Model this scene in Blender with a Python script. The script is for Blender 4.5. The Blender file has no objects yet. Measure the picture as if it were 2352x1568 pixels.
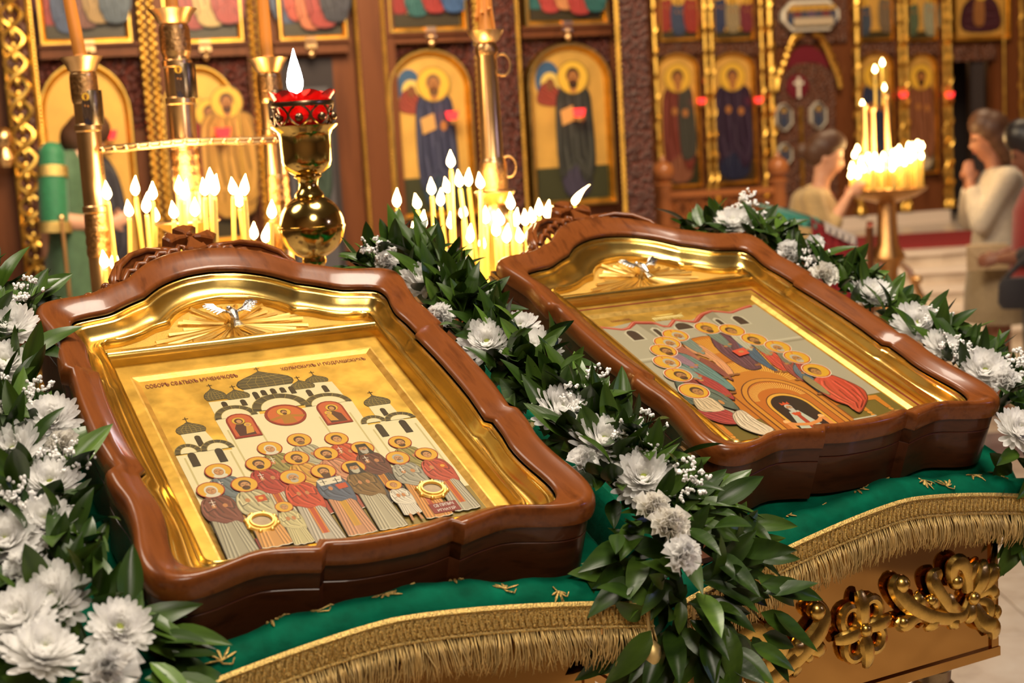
import bpy, math, random
from mathutils import Matrix, Vector
random.seed(7)
PI = math.pi
SC = bpy.context.scene
COL = SC.collection

# ------------------------------------------------------------------ camera
EYE = 1.72                                   # eye height above the church floor
FPX = 3267.0                                 # focal length in pixels of a 2352 wide frame
RIGHT = Vector((0.99830575, -0.00826932, -0.05759555))
UP = Vector((0.05818616, 0.14187754, 0.98817262))
FWD = Vector((0.0, 0.98984968, -0.14211833))
cam_d = bpy.data.cameras.new('camera')
cam = bpy.data.objects.new('camera', cam_d)
COL.objects.link(cam)
cam_d.sensor_width = 36.0
cam_d.lens = FPX / 2352.0 * 36.0
cam_d.clip_start = 0.05
cam_d.clip_end = 100
cam_d.dof.use_dof = True
cam_d.dof.focus_distance = 2.12
cam_d.dof.aperture_fstop = 4.4
cam.matrix_world = Matrix(((RIGHT.x, UP.x, -FWD.x, 0), (RIGHT.y, UP.y, -FWD.y, 0), (RIGHT.z, UP.z, -FWD.z, EYE), (0, 0, 0, 1)))
SC.camera = cam

# ------------------------------------------------------------------ world, lights, exposure
SC.view_settings.view_transform = 'Standard'
SC.view_settings.look = 'None'
SC.view_settings.gamma = 1.0
SC.view_settings.exposure = 0.0
SC.view_settings.use_curve_mapping = False
SC.cycles.use_denoising = True
SC.cycles.max_bounces = 8
SC.cycles.transparent_max_bounces = 12
SC.cycles.caustics_reflective = False
SC.cycles.caustics_refractive = False
SC.cycles.sample_clamp_indirect = 4.0
w = bpy.data.worlds.new('church_interior')
SC.world = w
w.use_nodes = True
bg = w.node_tree.nodes['Background']
bg.inputs[0].default_value = (1.0, 0.66, 0.36, 1)
bg.inputs[1].default_value = 0.05

def area(name, loc, target, size, power, color):
    d = bpy.data.lights.new(name, 'AREA')
    d.shape = 'DISK'
    d.size = size
    d.energy = power
    d.color = color
    o = bpy.data.objects.new(name, d)
    COL.objects.link(o)
    o.location = loc
    o.rotation_euler = (Vector(target) - Vector(loc)).to_track_quat('-Z', 'Y').to_euler()
    return o

area('chandelier_light', (0.5, 2.5, 5.0), (0.05, 2.2, 1.25), 1.5, 190, (1.0, 0.87, 0.70))
area('vault_light', (-2.6, 2.6, 4.6), (-0.1, 2.3, 1.2), 1.6, 75, (1.0, 0.86, 0.69))
area('front_fill_light', (0.9, -1.3, 4.4), (0.2, 2.3, 1.1), 1.6, 105, (1.0, 0.87, 0.72))  # added fill from behind the camera for flowers and front faces
area('iconostasis_fill', (-0.6, 5.6, 3.6), (-0.9, 8.0, 1.75), 1.6, 150, (1.0, 0.76, 0.46))  # added to light the nearer screen, no lamp is seen there
area('altar_fill', (2.6, 8.6, 5.6), (3.2, 14.0, 1.7), 2.6, 400, (1.0, 0.74, 0.46))  # added to brighten the far screen, without a visible source
area('window_light', (4.6, 1.2, 2.7), (0.6, 2.2, 1.2), 0.45, 13, (0.42, 0.42, 1.0))

# ------------------------------------------------------------------ helpers
def ray(px, py):
    return RIGHT * (px - 1176.0) - UP * (py - 784.0) + FWD * FPX

def at(px, py, d):
    "point of the church at forward distance d that is seen in direction px, py"
    r = ray(px, py)
    return Vector((r.x * d / r.y, d, EYE + r.z * d / r.y))

def lin(h):
    v = [int(h[i:i + 2], 16) / 255.0 for i in (0, 2, 4)]
    return tuple(c / 12.92 if c <= 0.04045 else ((c + 0.055) / 1.055) ** 2.4 for c in v) + (1.0,)

class MB:
    "collects geometry for one mesh object"
    def __init__(self):
        self.v = []; self.f = []; self.m = []; self.c = []; self.smooth = True
        self.mi = 0; self.col = None
    def add(self, vs, fs):
        n = len(self.v)
        self.v += [tuple(p) for p in vs]
        for f in fs:
            self.f.append(tuple(i + n for i in f)); self.m.append(self.mi); self.c.append(self.col)
        return self
    def box(self, lo, hi):
        x0, y0, z0 = lo; x1, y1, z1 = hi
        return self.add([(x0, y0, z0), (x1, y0, z0), (x1, y1, z0), (x0, y1, z0), (x0, y0, z1), (x1, y0, z1), (x1, y1, z1), (x0, y1, z1)],
                        [(0, 3, 2, 1), (4, 5, 6, 7), (0, 1, 5, 4), (1, 2, 6, 5), (2, 3, 7, 6), (3, 0, 4, 7)])
    def lathe(self, prof, n=16, origin=(0, 0, 0), axis='Z', cap=True, a0=0.0):
        vs = []
        for r, h in prof:
            for k in range(n):
                a = a0 + 2 * PI * k / n
                if axis == 'Z': p = (origin[0] + r * math.cos(a), origin[1] + r * math.sin(a), origin[2] + h)
                elif axis == 'Y': p = (origin[0] + r * math.cos(a), origin[1] - h, origin[2] + r * math.sin(a))
                else: p = (origin[0] + h, origin[1] + r * math.cos(a), origin[2] + r * math.sin(a))
                vs.append(p)
        fs = []
        for i in range(len(prof) - 1):
            for k in range(n):
                fs.append((i * n + k, i * n + (k + 1) % n, (i + 1) * n + (k + 1) % n, (i + 1) * n + k))
        if cap:
            fs.append(tuple(range(n - 1, -1, -1))); fs.append(tuple(range((len(prof) - 1) * n, len(prof) * n)))
        return self.add(vs, fs)
    def tube(self, pts, rad, n=6, flat=1.0, up=None, closed=False):
        pts = [Vector(p) for p in pts]
        m = len(pts)
        rads = rad if isinstance(rad, (list, tuple)) else [rad] * m
        vs = []; prev = None
        for i, p in enumerate(pts):
            if closed: t = pts[(i + 1) % m] - pts[i - 1]
            else: t = pts[min(i + 1, m - 1)] - pts[max(i - 1, 0)]
            if t.length < 1e-9: t = Vector((0, 0, 1))
            t.normalize()
            u = Vector(up) if up is not None else (prev if prev is not None else (Vector((0, 0, 1)) if abs(t.z) < 0.9 else Vector((1, 0, 0))))
            s = t.cross(u)
            if s.length < 1e-6: s = t.cross(Vector((1, 0.1, 0)))
            s.normalize(); q = s.cross(t); prev = q
            for k in range(n):
                a = 2 * PI * k / n
                vs.append(p + s * (rads[i] * math.cos(a)) + q * (rads[i] * flat * math.sin(a)))
        fs = []
        for i in range(m - 1 if not closed else m):
            j = (i + 1) % m
            for k in range(n):
                fs.append((i * n + k, i * n + (k + 1) % n, j * n + (k + 1) % n, j * n + k))
        if not closed:
            fs.append(tuple(range(n - 1, -1, -1))); fs.append(tuple(range((m - 1) * n, m * n)))
        return self.add(vs, fs)
    def prism(self, poly, z0, z1, bevel=0.0):
        "polygon in x,y extruded along z, optional chamfer of the top edge"
        n = len(poly)
        a = sum(poly[i][0] * poly[(i + 1) % n][1] - poly[(i + 1) % n][0] * poly[i][1] for i in range(n))
        if a < 0: poly = poly[::-1]
        rings = [[(x, y, z0) for x, y in poly]]
        if bevel > 0:
            rings.append([(x, y, z1 - bevel) for x, y in poly])
            rings.append([(x, y, z1) for x, y in inset(poly, bevel)])
        else:
            rings.append([(x, y, z1) for x, y in poly])
        vs = [p for r in rings for p in r]; fs = [tuple(range(n - 1, -1, -1))]
        for k in range(len(rings) - 1):
            for i in range(n):
                j = (i + 1) % n
                fs.append((k * n + i, k * n + j, (k + 1) * n + j, (k + 1) * n + i))
        fs.append(tuple(range((len(rings) - 1) * n, len(rings) * n)))
        return self.add(vs, fs)
    def rings(self, rs, closed=True, cap0=False, cap1=False):
        n = len(rs[0]); vs = [p for r in rs for p in r]; fs = []
        for k in range(len(rs) - 1):
            for i in range(n if closed else n - 1):
                j = (i + 1) % n
                fs.append((k * n + i, k * n + j, (k + 1) * n + j, (k + 1) * n + i))
        if cap0: fs.append(tuple(range(n - 1, -1, -1)))
        if cap1: fs.append(tuple(range((len(rs) - 1) * n, len(rs) * n)))
        return self.add(vs, fs)
    def ball(self, c, r, n=10, m=7, sx=1, sy=1, sz=1):
        vs = [(c[0], c[1], c[2] - r * sz)]; fs = []
        for i in range(1, m):
            a = -PI / 2 + PI * i / m
            for k in range(n):
                b = 2 * PI * k / n
                vs.append((c[0] + r * sx * math.cos(a) * math.cos(b), c[1] + r * sy * math.cos(a) * math.sin(b), c[2] + r * sz * math.sin(a)))
        vs.append((c[0], c[1], c[2] + r * sz))
        for k in range(n): fs.append((0, 1 + (k + 1) % n, 1 + k))
        for i in range(m - 2):
            for k in range(n):
                a = 1 + i * n + k; b = 1 + i * n + (k + 1) % n
                fs.append((a, b, b + n, a + n))
        t = len(vs) - 1; base = 1 + (m - 2) * n
        for k in range(n): fs.append((base + k, base + (k + 1) % n, t))
        return self.add(vs, fs)
    def mesh(self, name, mats):
        me = bpy.data.meshes.new(name)
        me.from_pydata(self.v, [], self.f)
        for mt in (mats if isinstance(mats, (list, tuple)) else [mats]): me.materials.append(M[mt])
        for p, mi in zip(me.polygons, self.m):
            p.material_index = mi; p.use_smooth = self.smooth
        if any(c is not None for c in self.c):
            at_ = me.color_attributes.new('Col', 'FLOAT_COLOR', 'CORNER')
            for p, c in zip(me.polygons, self.c):
                for li in p.loop_indices: at_.data[li].color = c or (1, 1, 1, 1)
        me.update()
        return me
    def build(self, name, mats, parent=None, smooth=None, sharp=40):
        if smooth is not None: self.smooth = smooth
        me = self.mesh(name, mats)
        if self.smooth and sharp:
            me.set_sharp_from_angle(angle=math.radians(sharp))
        return link(bpy.data.objects.new(name, me), parent)

def inset(poly, d):
    n = len(poly); out = []
    for i in range(n):
        p = Vector((*poly[i - 1], 0)); c = Vector((*poly[i], 0)); q = Vector((*poly[(i + 1) % n], 0))
        a = (c - p).normalized(); b = (q - c).normalized()
        na = Vector((-a.y, a.x, 0)); nb = Vector((-b.y, b.x, 0))
        h = na + nb
        h = h / max(h.length_squared / 2, 0.6) if h.length > 1e-6 else na
        out.append((c.x + h.x * d, c.y + h.y * d))
    return out

def link(o, parent=None):
    COL.objects.link(o)
    if parent is not None: o.parent = parent
    return o

def tag(o, label=None, cat=None, group=None, kind=None):
    if label: o['label'] = label
    if cat: o['category'] = cat
    if group: o['group'] = group
    if kind: o['kind'] = kind
    return o

def empty(name, loc=(0, 0, 0), rot=None, label=None, cat=None, group=None):
    o = bpy.data.objects.new(name, None)
    o.empty_display_size = 0.05
    link(o)
    if rot is not None:
        o.matrix_world = Matrix.Translation(loc) @ rot.to_4x4()
    else:
        o.location = loc
    return tag(o, label, cat, group)

def inst(me, name, parent, mat=None, loc=None):
    o = bpy.data.objects.new(name, me)
    link(o, parent)
    if mat is not None: o.matrix_local = mat
    if loc is not None: o.location = loc
    return o

def axes(x, y, z):
    return Matrix((x, y, z)).transposed()

def catmull(pts, n):
    "n+1 samples through the points"
    P = [Vector((*p, 0)) if len(p) == 2 else Vector(p) for p in pts]
    out = []; m = len(P) - 1
    for k in range(n + 1):
        t = k / n * m; i = min(int(t), m - 1); s = t - i
        a = P[max(i - 1, 0)]; b = P[i]; c = P[i + 1]; d = P[min(i + 2, m)]
        q = 0.5 * ((2 * b) + (c - a) * s + (2 * a - 5 * b + 4 * c - d) * s * s + (3 * b - a - 3 * c + d) * s ** 3)
        out.append(q)
    return out

# ------------------------------------------------------------------ materials
M = {}
def mat(name, color=(0.8, 0.8, 0.8), rough=0.5, metal=0.0, **kw):
    m = bpy.data.materials.new(name); m.use_nodes = True
    b = m.node_tree.nodes['Principled BSDF']
    b.inputs['Base Color'].default_value = (*color[:3], 1)
    b.inputs['Roughness'].default_value = rough
    b.inputs['Metallic'].default_value = metal
    for k, v in kw.items():
        b.inputs[k].default_value = v
    M[name] = m
    return m, m.node_tree, b

def noise(nt, scale, detail=4, stretch=(1, 1, 1), rough=0.55):
    tc = nt.nodes.new('ShaderNodeTexCoord'); mp = nt.nodes.new('ShaderNodeMapping')
    mp.inputs['Scale'].default_value = stretch
    n = nt.nodes.new('ShaderNodeTexNoise')
    n.inputs['Scale'].default_value = scale; n.inputs['Detail'].default_value = detail; n.inputs['Roughness'].default_value = rough
    nt.links.new(tc.outputs['Object'], mp.inputs[0]); nt.links.new(mp.outputs[0], n.inputs['Vector'])
    return n

def ramp(nt, src, stops):
    r = nt.nodes.new('ShaderNodeValToRGB')
    e = r.color_ramp.elements
    while len(e) < len(stops): e.new(0.5)
    for i, (p, c) in enumerate(stops):
        e[i].position = p; e[i].color = (*c[:3], 1)
    nt.links.new(src, r.inputs[0])
    return r

def bump(nt, b, src, strength, dist=0.01):
    n = nt.nodes.new('ShaderNodeBump'); n.inputs['Strength'].default_value = strength; n.inputs['Distance'].default_value = dist
    nt.links.new(src, n.inputs['Height']); nt.links.new(n.outputs[0], b.inputs['Normal'])

def wood(name, dark, light, rough=0.3, scale=9, stretch=(1, 0.12, 1), coat=0.5):
    m, nt, b = mat(name, light, rough)
    n = noise(nt, scale, 6, stretch)
    r = ramp(nt, n.outputs['Fac'], [(0.3, dark), (0.5, light), (0.72, tuple(c * 0.8 for c in light))])
    nt.links.new(r.outputs[0], b.inputs['Base Color'])
    b.inputs['Coat Weight'].default_value = coat; b.inputs['Coat Roughness'].default_value = 0.06; b.inputs['Specular IOR Level'].default_value = 0.22
    bump(nt, b, n.outputs['Fac'], 0.08, 0.002)

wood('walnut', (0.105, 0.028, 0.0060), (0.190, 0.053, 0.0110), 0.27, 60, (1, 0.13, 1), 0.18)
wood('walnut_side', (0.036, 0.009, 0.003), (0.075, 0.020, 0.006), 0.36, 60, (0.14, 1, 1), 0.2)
wood('oak_iconostasis', (0.075, 0.022, 0.007), (0.150, 0.048, 0.016), 0.45, 6, (1, 1, 0.12), 0.2)
wood('rail_wood', (0.22, 0.07, 0.022), (0.36, 0.125, 0.04), 0.35, 6, (0.15, 1, 1), 0.4)

def carved(name, c0, c1, scale, metal=0.0, rough=0.5):
    m, nt, b = mat(name, c1, rough, metal)
    tc = nt.nodes.new('ShaderNodeTexCoord'); v = nt.nodes.new('ShaderNodeTexVoronoi')
    v.inputs['Scale'].default_value = scale; nt.links.new(tc.outputs['Object'], v.inputs['Vector'])
    r = ramp(nt, v.outputs['Distance'], [(0.0, c1), (0.6, c0)])
    nt.links.new(r.outputs[0], b.inputs['Base Color']); bump(nt, b, v.outputs['Distance'], 0.9, 0.03)
carved('carved_wood', (0.075, 0.024, 0.012), (0.22, 0.075, 0.035), 28)
carved('carved_red', (0.05, 0.010, 0.008), (0.20, 0.045, 0.03), 38)

def gold(name, color, rough, var=0.12, scale=30, stretch=(1, 1, 1), bmp=0.0, metal=1.0):
    m, nt, b = mat(name, color, rough, metal)
    n = noise(nt, scale, 4, stretch)
    r = ramp(nt, n.outputs['Fac'], [(0.3, tuple(c * (1 - var * 2) for c in color)), (0.65, color)])
    nt.links.new(r.outputs[0], b.inputs['Base Color'])
    q = nt.nodes.new('ShaderNodeMapRange'); q.inputs['To Min'].default_value = rough * 0.8; q.inputs['To Max'].default_value = min(1, rough * 1.3)
    nt.links.new(n.outputs['Fac'], q.inputs['Value']); nt.links.new(q.outputs[0], b.inputs['Roughness'])
    if bmp: bump(nt, b, n.outputs['Fac'], bmp, 0.002)
gold('riza_gold', (0.92, 0.64, 0.20), 0.22, 0.06, 14)
gold('stippled_gold', (0.92, 0.60, 0.16), 0.42, 0.18, 700, (1, 1, 1), 0.7)
gold('ray_gold', (1.0, 0.70, 0.24), 0.42, 0.05, 20)
gold('gold_leaf', (0.64, 0.405, 0.085), 0.46, 0.20, 22, (1, 1, 1), 0.35)
gold('gold_leaf_rim', (0.80, 0.52, 0.15), 0.40, 0.10, 60, (1, 1, 1), 0.3)
gold('silver', (0.82, 0.78, 0.74), 0.22, 0.15, 300, (1, 1, 1), 0.5)
gold('brass', (0.93, 0.60, 0.28), 0.28, 0.08, 8)
gold('brass_chased', (0.82, 0.46, 0.18), 0.30, 0.25, 160, (1, 1, 1), 0.9)
gold('brass_lamp', (0.82, 0.56, 0.17), 0.13, 0.08, 6)
gold('brass_panel', (0.62, 0.33, 0.09), 0.06, 0.10, 5)
gold('carved_gold', (0.76, 0.49, 0.12), 0.26, 0.12, 60)
gold('iconostasis_gold', (0.92, 0.58, 0.13), 0.33, 0.15, 12)
gold('icon_ground', (0.74, 0.42, 0.09), 0.55, 0.10, 6, (1, 1, 1), 0.0, 0.45)
gold('dark_metal', (0.30, 0.22, 0.13), 0.28, 0.2, 40)
gold('braid_gold', (0.98, 0.68, 0.22), 0.38, 0.35, 420, (1, 1, 1), 1.0, 0.85)
gold('fringe_gold', (0.90, 0.63, 0.24), 0.42, 0.2, 90, (1, 1, 0.1), 0.0, 0.55)

m, nt, b = mat('paint', (1, 1, 1), 0.38)
a_ = nt.nodes.new('ShaderNodeAttribute'); a_.attribute_name = 'Col'
n_ = noise(nt, 160, 3)
mx = nt.nodes.new('ShaderNodeMix'); mx.data_type = 'RGBA'; mx.blend_type = 'MULTIPLY'
mx.inputs[0].default_value = 0.22
nt.links.new(a_.outputs['Color'], mx.inputs[6]); nt.links.new(n_.outputs['Color'], mx.inputs[7])
nt.links.new(a_.outputs['Color'], b.inputs['Base Color'])
b.inputs['Coat Weight'].default_value = 0.15

m, nt, b = mat('velvet_green', (0.0, 0.10, 0.055), 0.75)
n_ = noise(nt, 22, 4)
r_ = ramp(nt, n_.outputs['Fac'], [(0.3, (0.0, 0.075, 0.036)), (0.7, (0.0, 0.150, 0.076))])
nt.links.new(r_.outputs[0], b.inputs['Base Color'])
b.inputs['Sheen Weight'].default_value = 0.10; b.inputs['Specular IOR Level'].default_value = 0.08; b.inputs['Sheen Roughness'].default_value = 0.35; b.inputs['Sheen Tint'].default_value = (0.1, 0.9, 0.55, 1)
bump(nt, b, n_.outputs['Fac'], 0.25, 0.01)

def leafmat(name, c0, c1):
    m, nt, b = mat(name, c1, 0.34)
    n = noise(nt, 35, 3, (0.2, 2.5, 1))
    r = ramp(nt, n.outputs['Fac'], [(0.3, c0), (0.7, c1)])
    nt.links.new(r.outputs[0], b.inputs['Base Color'])
    b.inputs['Specular IOR Level'].default_value = 0.38
    bump(nt, b, n.outputs['Fac'], 0.25, 0.002)
leafmat('leaf_dark', (0.014, 0.036, 0.004), (0.030, 0.066, 0.007))
leafmat('leaf_mid', (0.028, 0.062, 0.006), (0.058, 0.112, 0.012))
leafmat('leaf_light', (0.06, 0.13, 0.015), (0.12, 0.21, 0.03))
mat('stem', (0.035, 0.07, 0.015), 0.6)
def petalmat(name, color, part):
    "thin petals: light passes through as well as bouncing off"
    m = bpy.data.materials.new(name); m.use_nodes = True; nt = m.node_tree; nt.nodes.clear()
    o = nt.nodes.new('ShaderNodeOutputMaterial'); d = nt.nodes.new('ShaderNodeBsdfDiffuse'); t = nt.nodes.new('ShaderNodeBsdfTranslucent'); x = nt.nodes.new('ShaderNodeMixShader')
    n = noise(nt, 40, 3); r = ramp(nt, n.outputs['Fac'], [(0.3, tuple(c * .93 for c in color)), (0.6, color)])
    for q in (d, t): nt.links.new(r.outputs[0], q.inputs[0])
    x.inputs[0].default_value = part
    nt.links.new(d.outputs[0], x.inputs[1]); nt.links.new(t.outputs[0], x.inputs[2]); nt.links.new(x.outputs[0], o.inputs[0]); M[name] = m
petalmat('petal', (0.98, 0.97, 0.95), 0.45)
petalmat('petal_cream', (0.96, 0.93, 0.86), 0.38)
mat('flower_heart', (0.45, 0.52, 0.10), 0.6)
mat('gyp', (0.88, 0.86, 0.83), 0.6)

m, nt, b = mat('wax', (1.0, 0.70, 0.16), 0.5, **{'Subsurface Weight': 0.0})
b.inputs['Emission Color'].default_value = (1.0, 0.42, 0.06, 1); b.inputs['Emission Strength'].default_value = 0.0
mat('wax_orange', (0.72, 0.26, 0.04), 0.45)
mat('wick', (0.03, 0.02, 0.015), 0.9)
def emis(name, color, strength):
    m = bpy.data.materials.new(name); m.use_nodes = True; nt = m.node_tree
    nt.nodes.clear(); o = nt.nodes.new('ShaderNodeOutputMaterial'); e = nt.nodes.new('ShaderNodeEmission')
    e.inputs[0].default_value = (*color, 1); e.inputs[1].default_value = strength
    nt.links.new(e.outputs[0], o.inputs[0]); M[name] = m
emis('flame', (1.0, 0.66, 0.26), 30.0)
emis('flame_white', (0.95, 0.93, 1.0), 30.0)
emis('lamp_glow', (1.0, 0.035, 0.03), 3.0)
emis('lamp_spark', (1.0, 0.55, 0.25), 5.0)
mat('red_glass', (1.0, 0.03, 0.025), 0.10, **{'Transmission Weight': 0.55, 'IOR': 1.30})

def pane(name, refl_rough=0.02, tint=(0.97, 0.97, 0.94)):
    m = bpy.data.materials.new(name); m.use_nodes = True; nt = m.node_tree; nt.nodes.clear()
    o = nt.nodes.new('ShaderNodeOutputMaterial'); t = nt.nodes.new('ShaderNodeBsdfTransparent'); g = nt.nodes.new('ShaderNodeBsdfGlossy')
    f = nt.nodes.new('ShaderNodeFresnel'); f.inputs[0].default_value = 1.45; x = nt.nodes.new('ShaderNodeMixShader')
    t.inputs[0].default_value = (*tint, 1); g.inputs['Roughness'].default_value = refl_rough
    nt.links.new(f.outputs[0], x.inputs[0]); nt.links.new(t.outputs[0], x.inputs[1]); nt.links.new(g.outputs[0], x.inputs[2]); nt.links.new(x.outputs[0], o.inputs[0])
    M[name] = m
pane('glass_pane')

m, nt, b = mat('marble', (0.62, 0.52, 0.42), 0.18)
n_ = noise(nt, 3.2, 8, (1, 1, 1), 0.65)
r_ = ramp(nt, n_.outputs['Fac'], [(0.3, (0.40, 0.31, 0.24)), (0.5, (0.60, 0.50, 0.41)), (0.7, (0.70, 0.62, 0.53))])
nt.links.new(r_.outputs[0], b.inputs['Base Color'])
m, nt, b = mat('marble_dark', (0.20, 0.16, 0.17), 0.22)
n_ = noise(nt, 4, 6)
r_ = ramp(nt, n_.outputs['Fac'], [(0.35, (0.12, 0.09, 0.10)), (0.7, (0.25, 0.20, 0.21))])
nt.links.new(r_.outputs[0], b.inputs['Base Color'])
mat('marble_white', (0.72, 0.62, 0.55), 0.25)
mat('grout', (0.16, 0.12, 0.09), 0.8)
m, nt, b = mat('carpet_red', (0.26, 0.012, 0.014), 0.95); n_ = noise(nt, 60, 3)
r_ = ramp(nt, n_.outputs['Fac'], [(0.3, (0.17, 0.006, 0.01)), (0.7, (0.34, 0.02, 0.022))]); nt.links.new(r_.outputs[0], b.inputs['Base Color'])
mat('crimson_cloth', (0.13, 0.003, 0.014), 0.9)
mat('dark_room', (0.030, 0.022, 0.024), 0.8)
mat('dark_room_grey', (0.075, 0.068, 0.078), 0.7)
mat('wall_plaster', (0.30, 0.20, 0.12), 0.8)
mat('white_frame', (0.80, 0.76, 0.66), 0.4)
def cloth(name, color, rough=0.8, sheen=0.2, scale=60):
    m, nt, b = mat(name, color, rough); n = noise(nt, scale, 4)
    r = ramp(nt, n.outputs['Fac'], [(0.3, tuple(c * 0.75 for c in color)), (0.7, color)])
    nt.links.new(r.outputs[0], b.inputs['Base Color']); b.inputs['Sheen Weight'].default_value = sheen
    bump(nt, b, n.outputs['Fac'], 0.3, 0.004)
cloth('cream_jacket', (0.50, 0.34, 0.15)); cloth('cream_blouse', (0.62, 0.53, 0.42)); cloth('tan_skirt', (0.36, 0.27, 0.16))
cloth('black_cloth', (0.014, 0.011, 0.016)); cloth('red_vest', (0.26, 0.016, 0.018)); cloth('brown_skirt', (0.20, 0.05, 0.04))
cloth('green_brocade', (0.02, 0.19, 0.075), 0.6, 0.2, 40); cloth('green_robe', (0.06, 0.13, 0.06), 0.7, 0.2, 30); cloth('teal_cloth', (0.01, 0.20, 0.15))
cloth('white_cloth', (0.55, 0.46, 0.42)); cloth('beige_bag', (0.52, 0.36, 0.20), 0.5)
mat('skin', (0.62, 0.32, 0.20), 0.5, **{'Subsurface Weight': 0.1, 'Subsurface Scale': 0.02})
mat('skin_tan', (0.34, 0.14, 0.08), 0.5)
mat('skin_dark', (0.20, 0.075, 0.045), 0.5)
mat('hair_brown', (0.075, 0.030, 0.014), 0.5); mat('hair_black', (0.012, 0.009, 0.012), 0.4)
mat('lip', (0.45, 0.10, 0.08), 0.5); mat('eye_dark', (0.02, 0.012, 0.01), 0.3)
mat('plaque_red', (0.22, 0.022, 0.016), 0.35); mat('letter_white', (0.75, 0.66, 0.58), 0.5); mat('letter_red', (0.24, 0.035, 0.012), 0.5)
# ------------------------------------------------------------------ floor and steps come first: the large structure
# ------------------------------------------------------------------ text as flat print
def text_mesh(s, box, z, name, matname, parent, spacing=1.0, fit_h=True):
    "lettering stretched into box = (x0, y0, x1, y1)"
    cu = bpy.data.curves.new(name, 'FONT'); cu.body = s; cu.space_character = spacing
    cu.resolution_u = 3; cu.offset = 0.014
    o = bpy.data.objects.new(name, cu); COL.objects.link(o)
    dg = bpy.context.evaluated_depsgraph_get()
    me = bpy.data.meshes.new_from_object(o.evaluated_get(dg))
    bpy.data.objects.remove(o); bpy.data.curves.remove(cu)
    xs = [v.co.x for v in me.vertices]; ys = [v.co.y for v in me.vertices]
    x0, y0, x1, y1 = box
    sx = (x1 - x0) / (max(xs) - min(xs)); sy = (y1 - y0) / (max(ys) - min(ys))
    mx_, my_ = min(xs), min(ys)
    for v in me.vertices:
        v.co = (x0 + (v.co.x - mx_) * sx, y0 + (v.co.y - my_) * sy, z)
    me.materials.clear(); me.materials.append(M[matname]); me.name = name
    return link(bpy.data.objects.new(name, me), parent)

# ------------------------------------------------------------------ painted panels
def round_poly(pts, per=4):
    "closed smooth outline through the points"
    n = len(pts); out = []
    for i in range(n):
        a, b_, c, d = (Vector((*pts[(i + k) % n], 0)) for k in (-1, 0, 1, 2))
        for k in range(per):
            t = k / per; q = 0.5 * ((2 * b_) + (c - a) * t + (2 * a - 5 * b_ + 4 * c - d) * t * t + (3 * b_ - a - 3 * c + d) * t ** 3); out.append((q.x, q.y))
    return out

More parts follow.
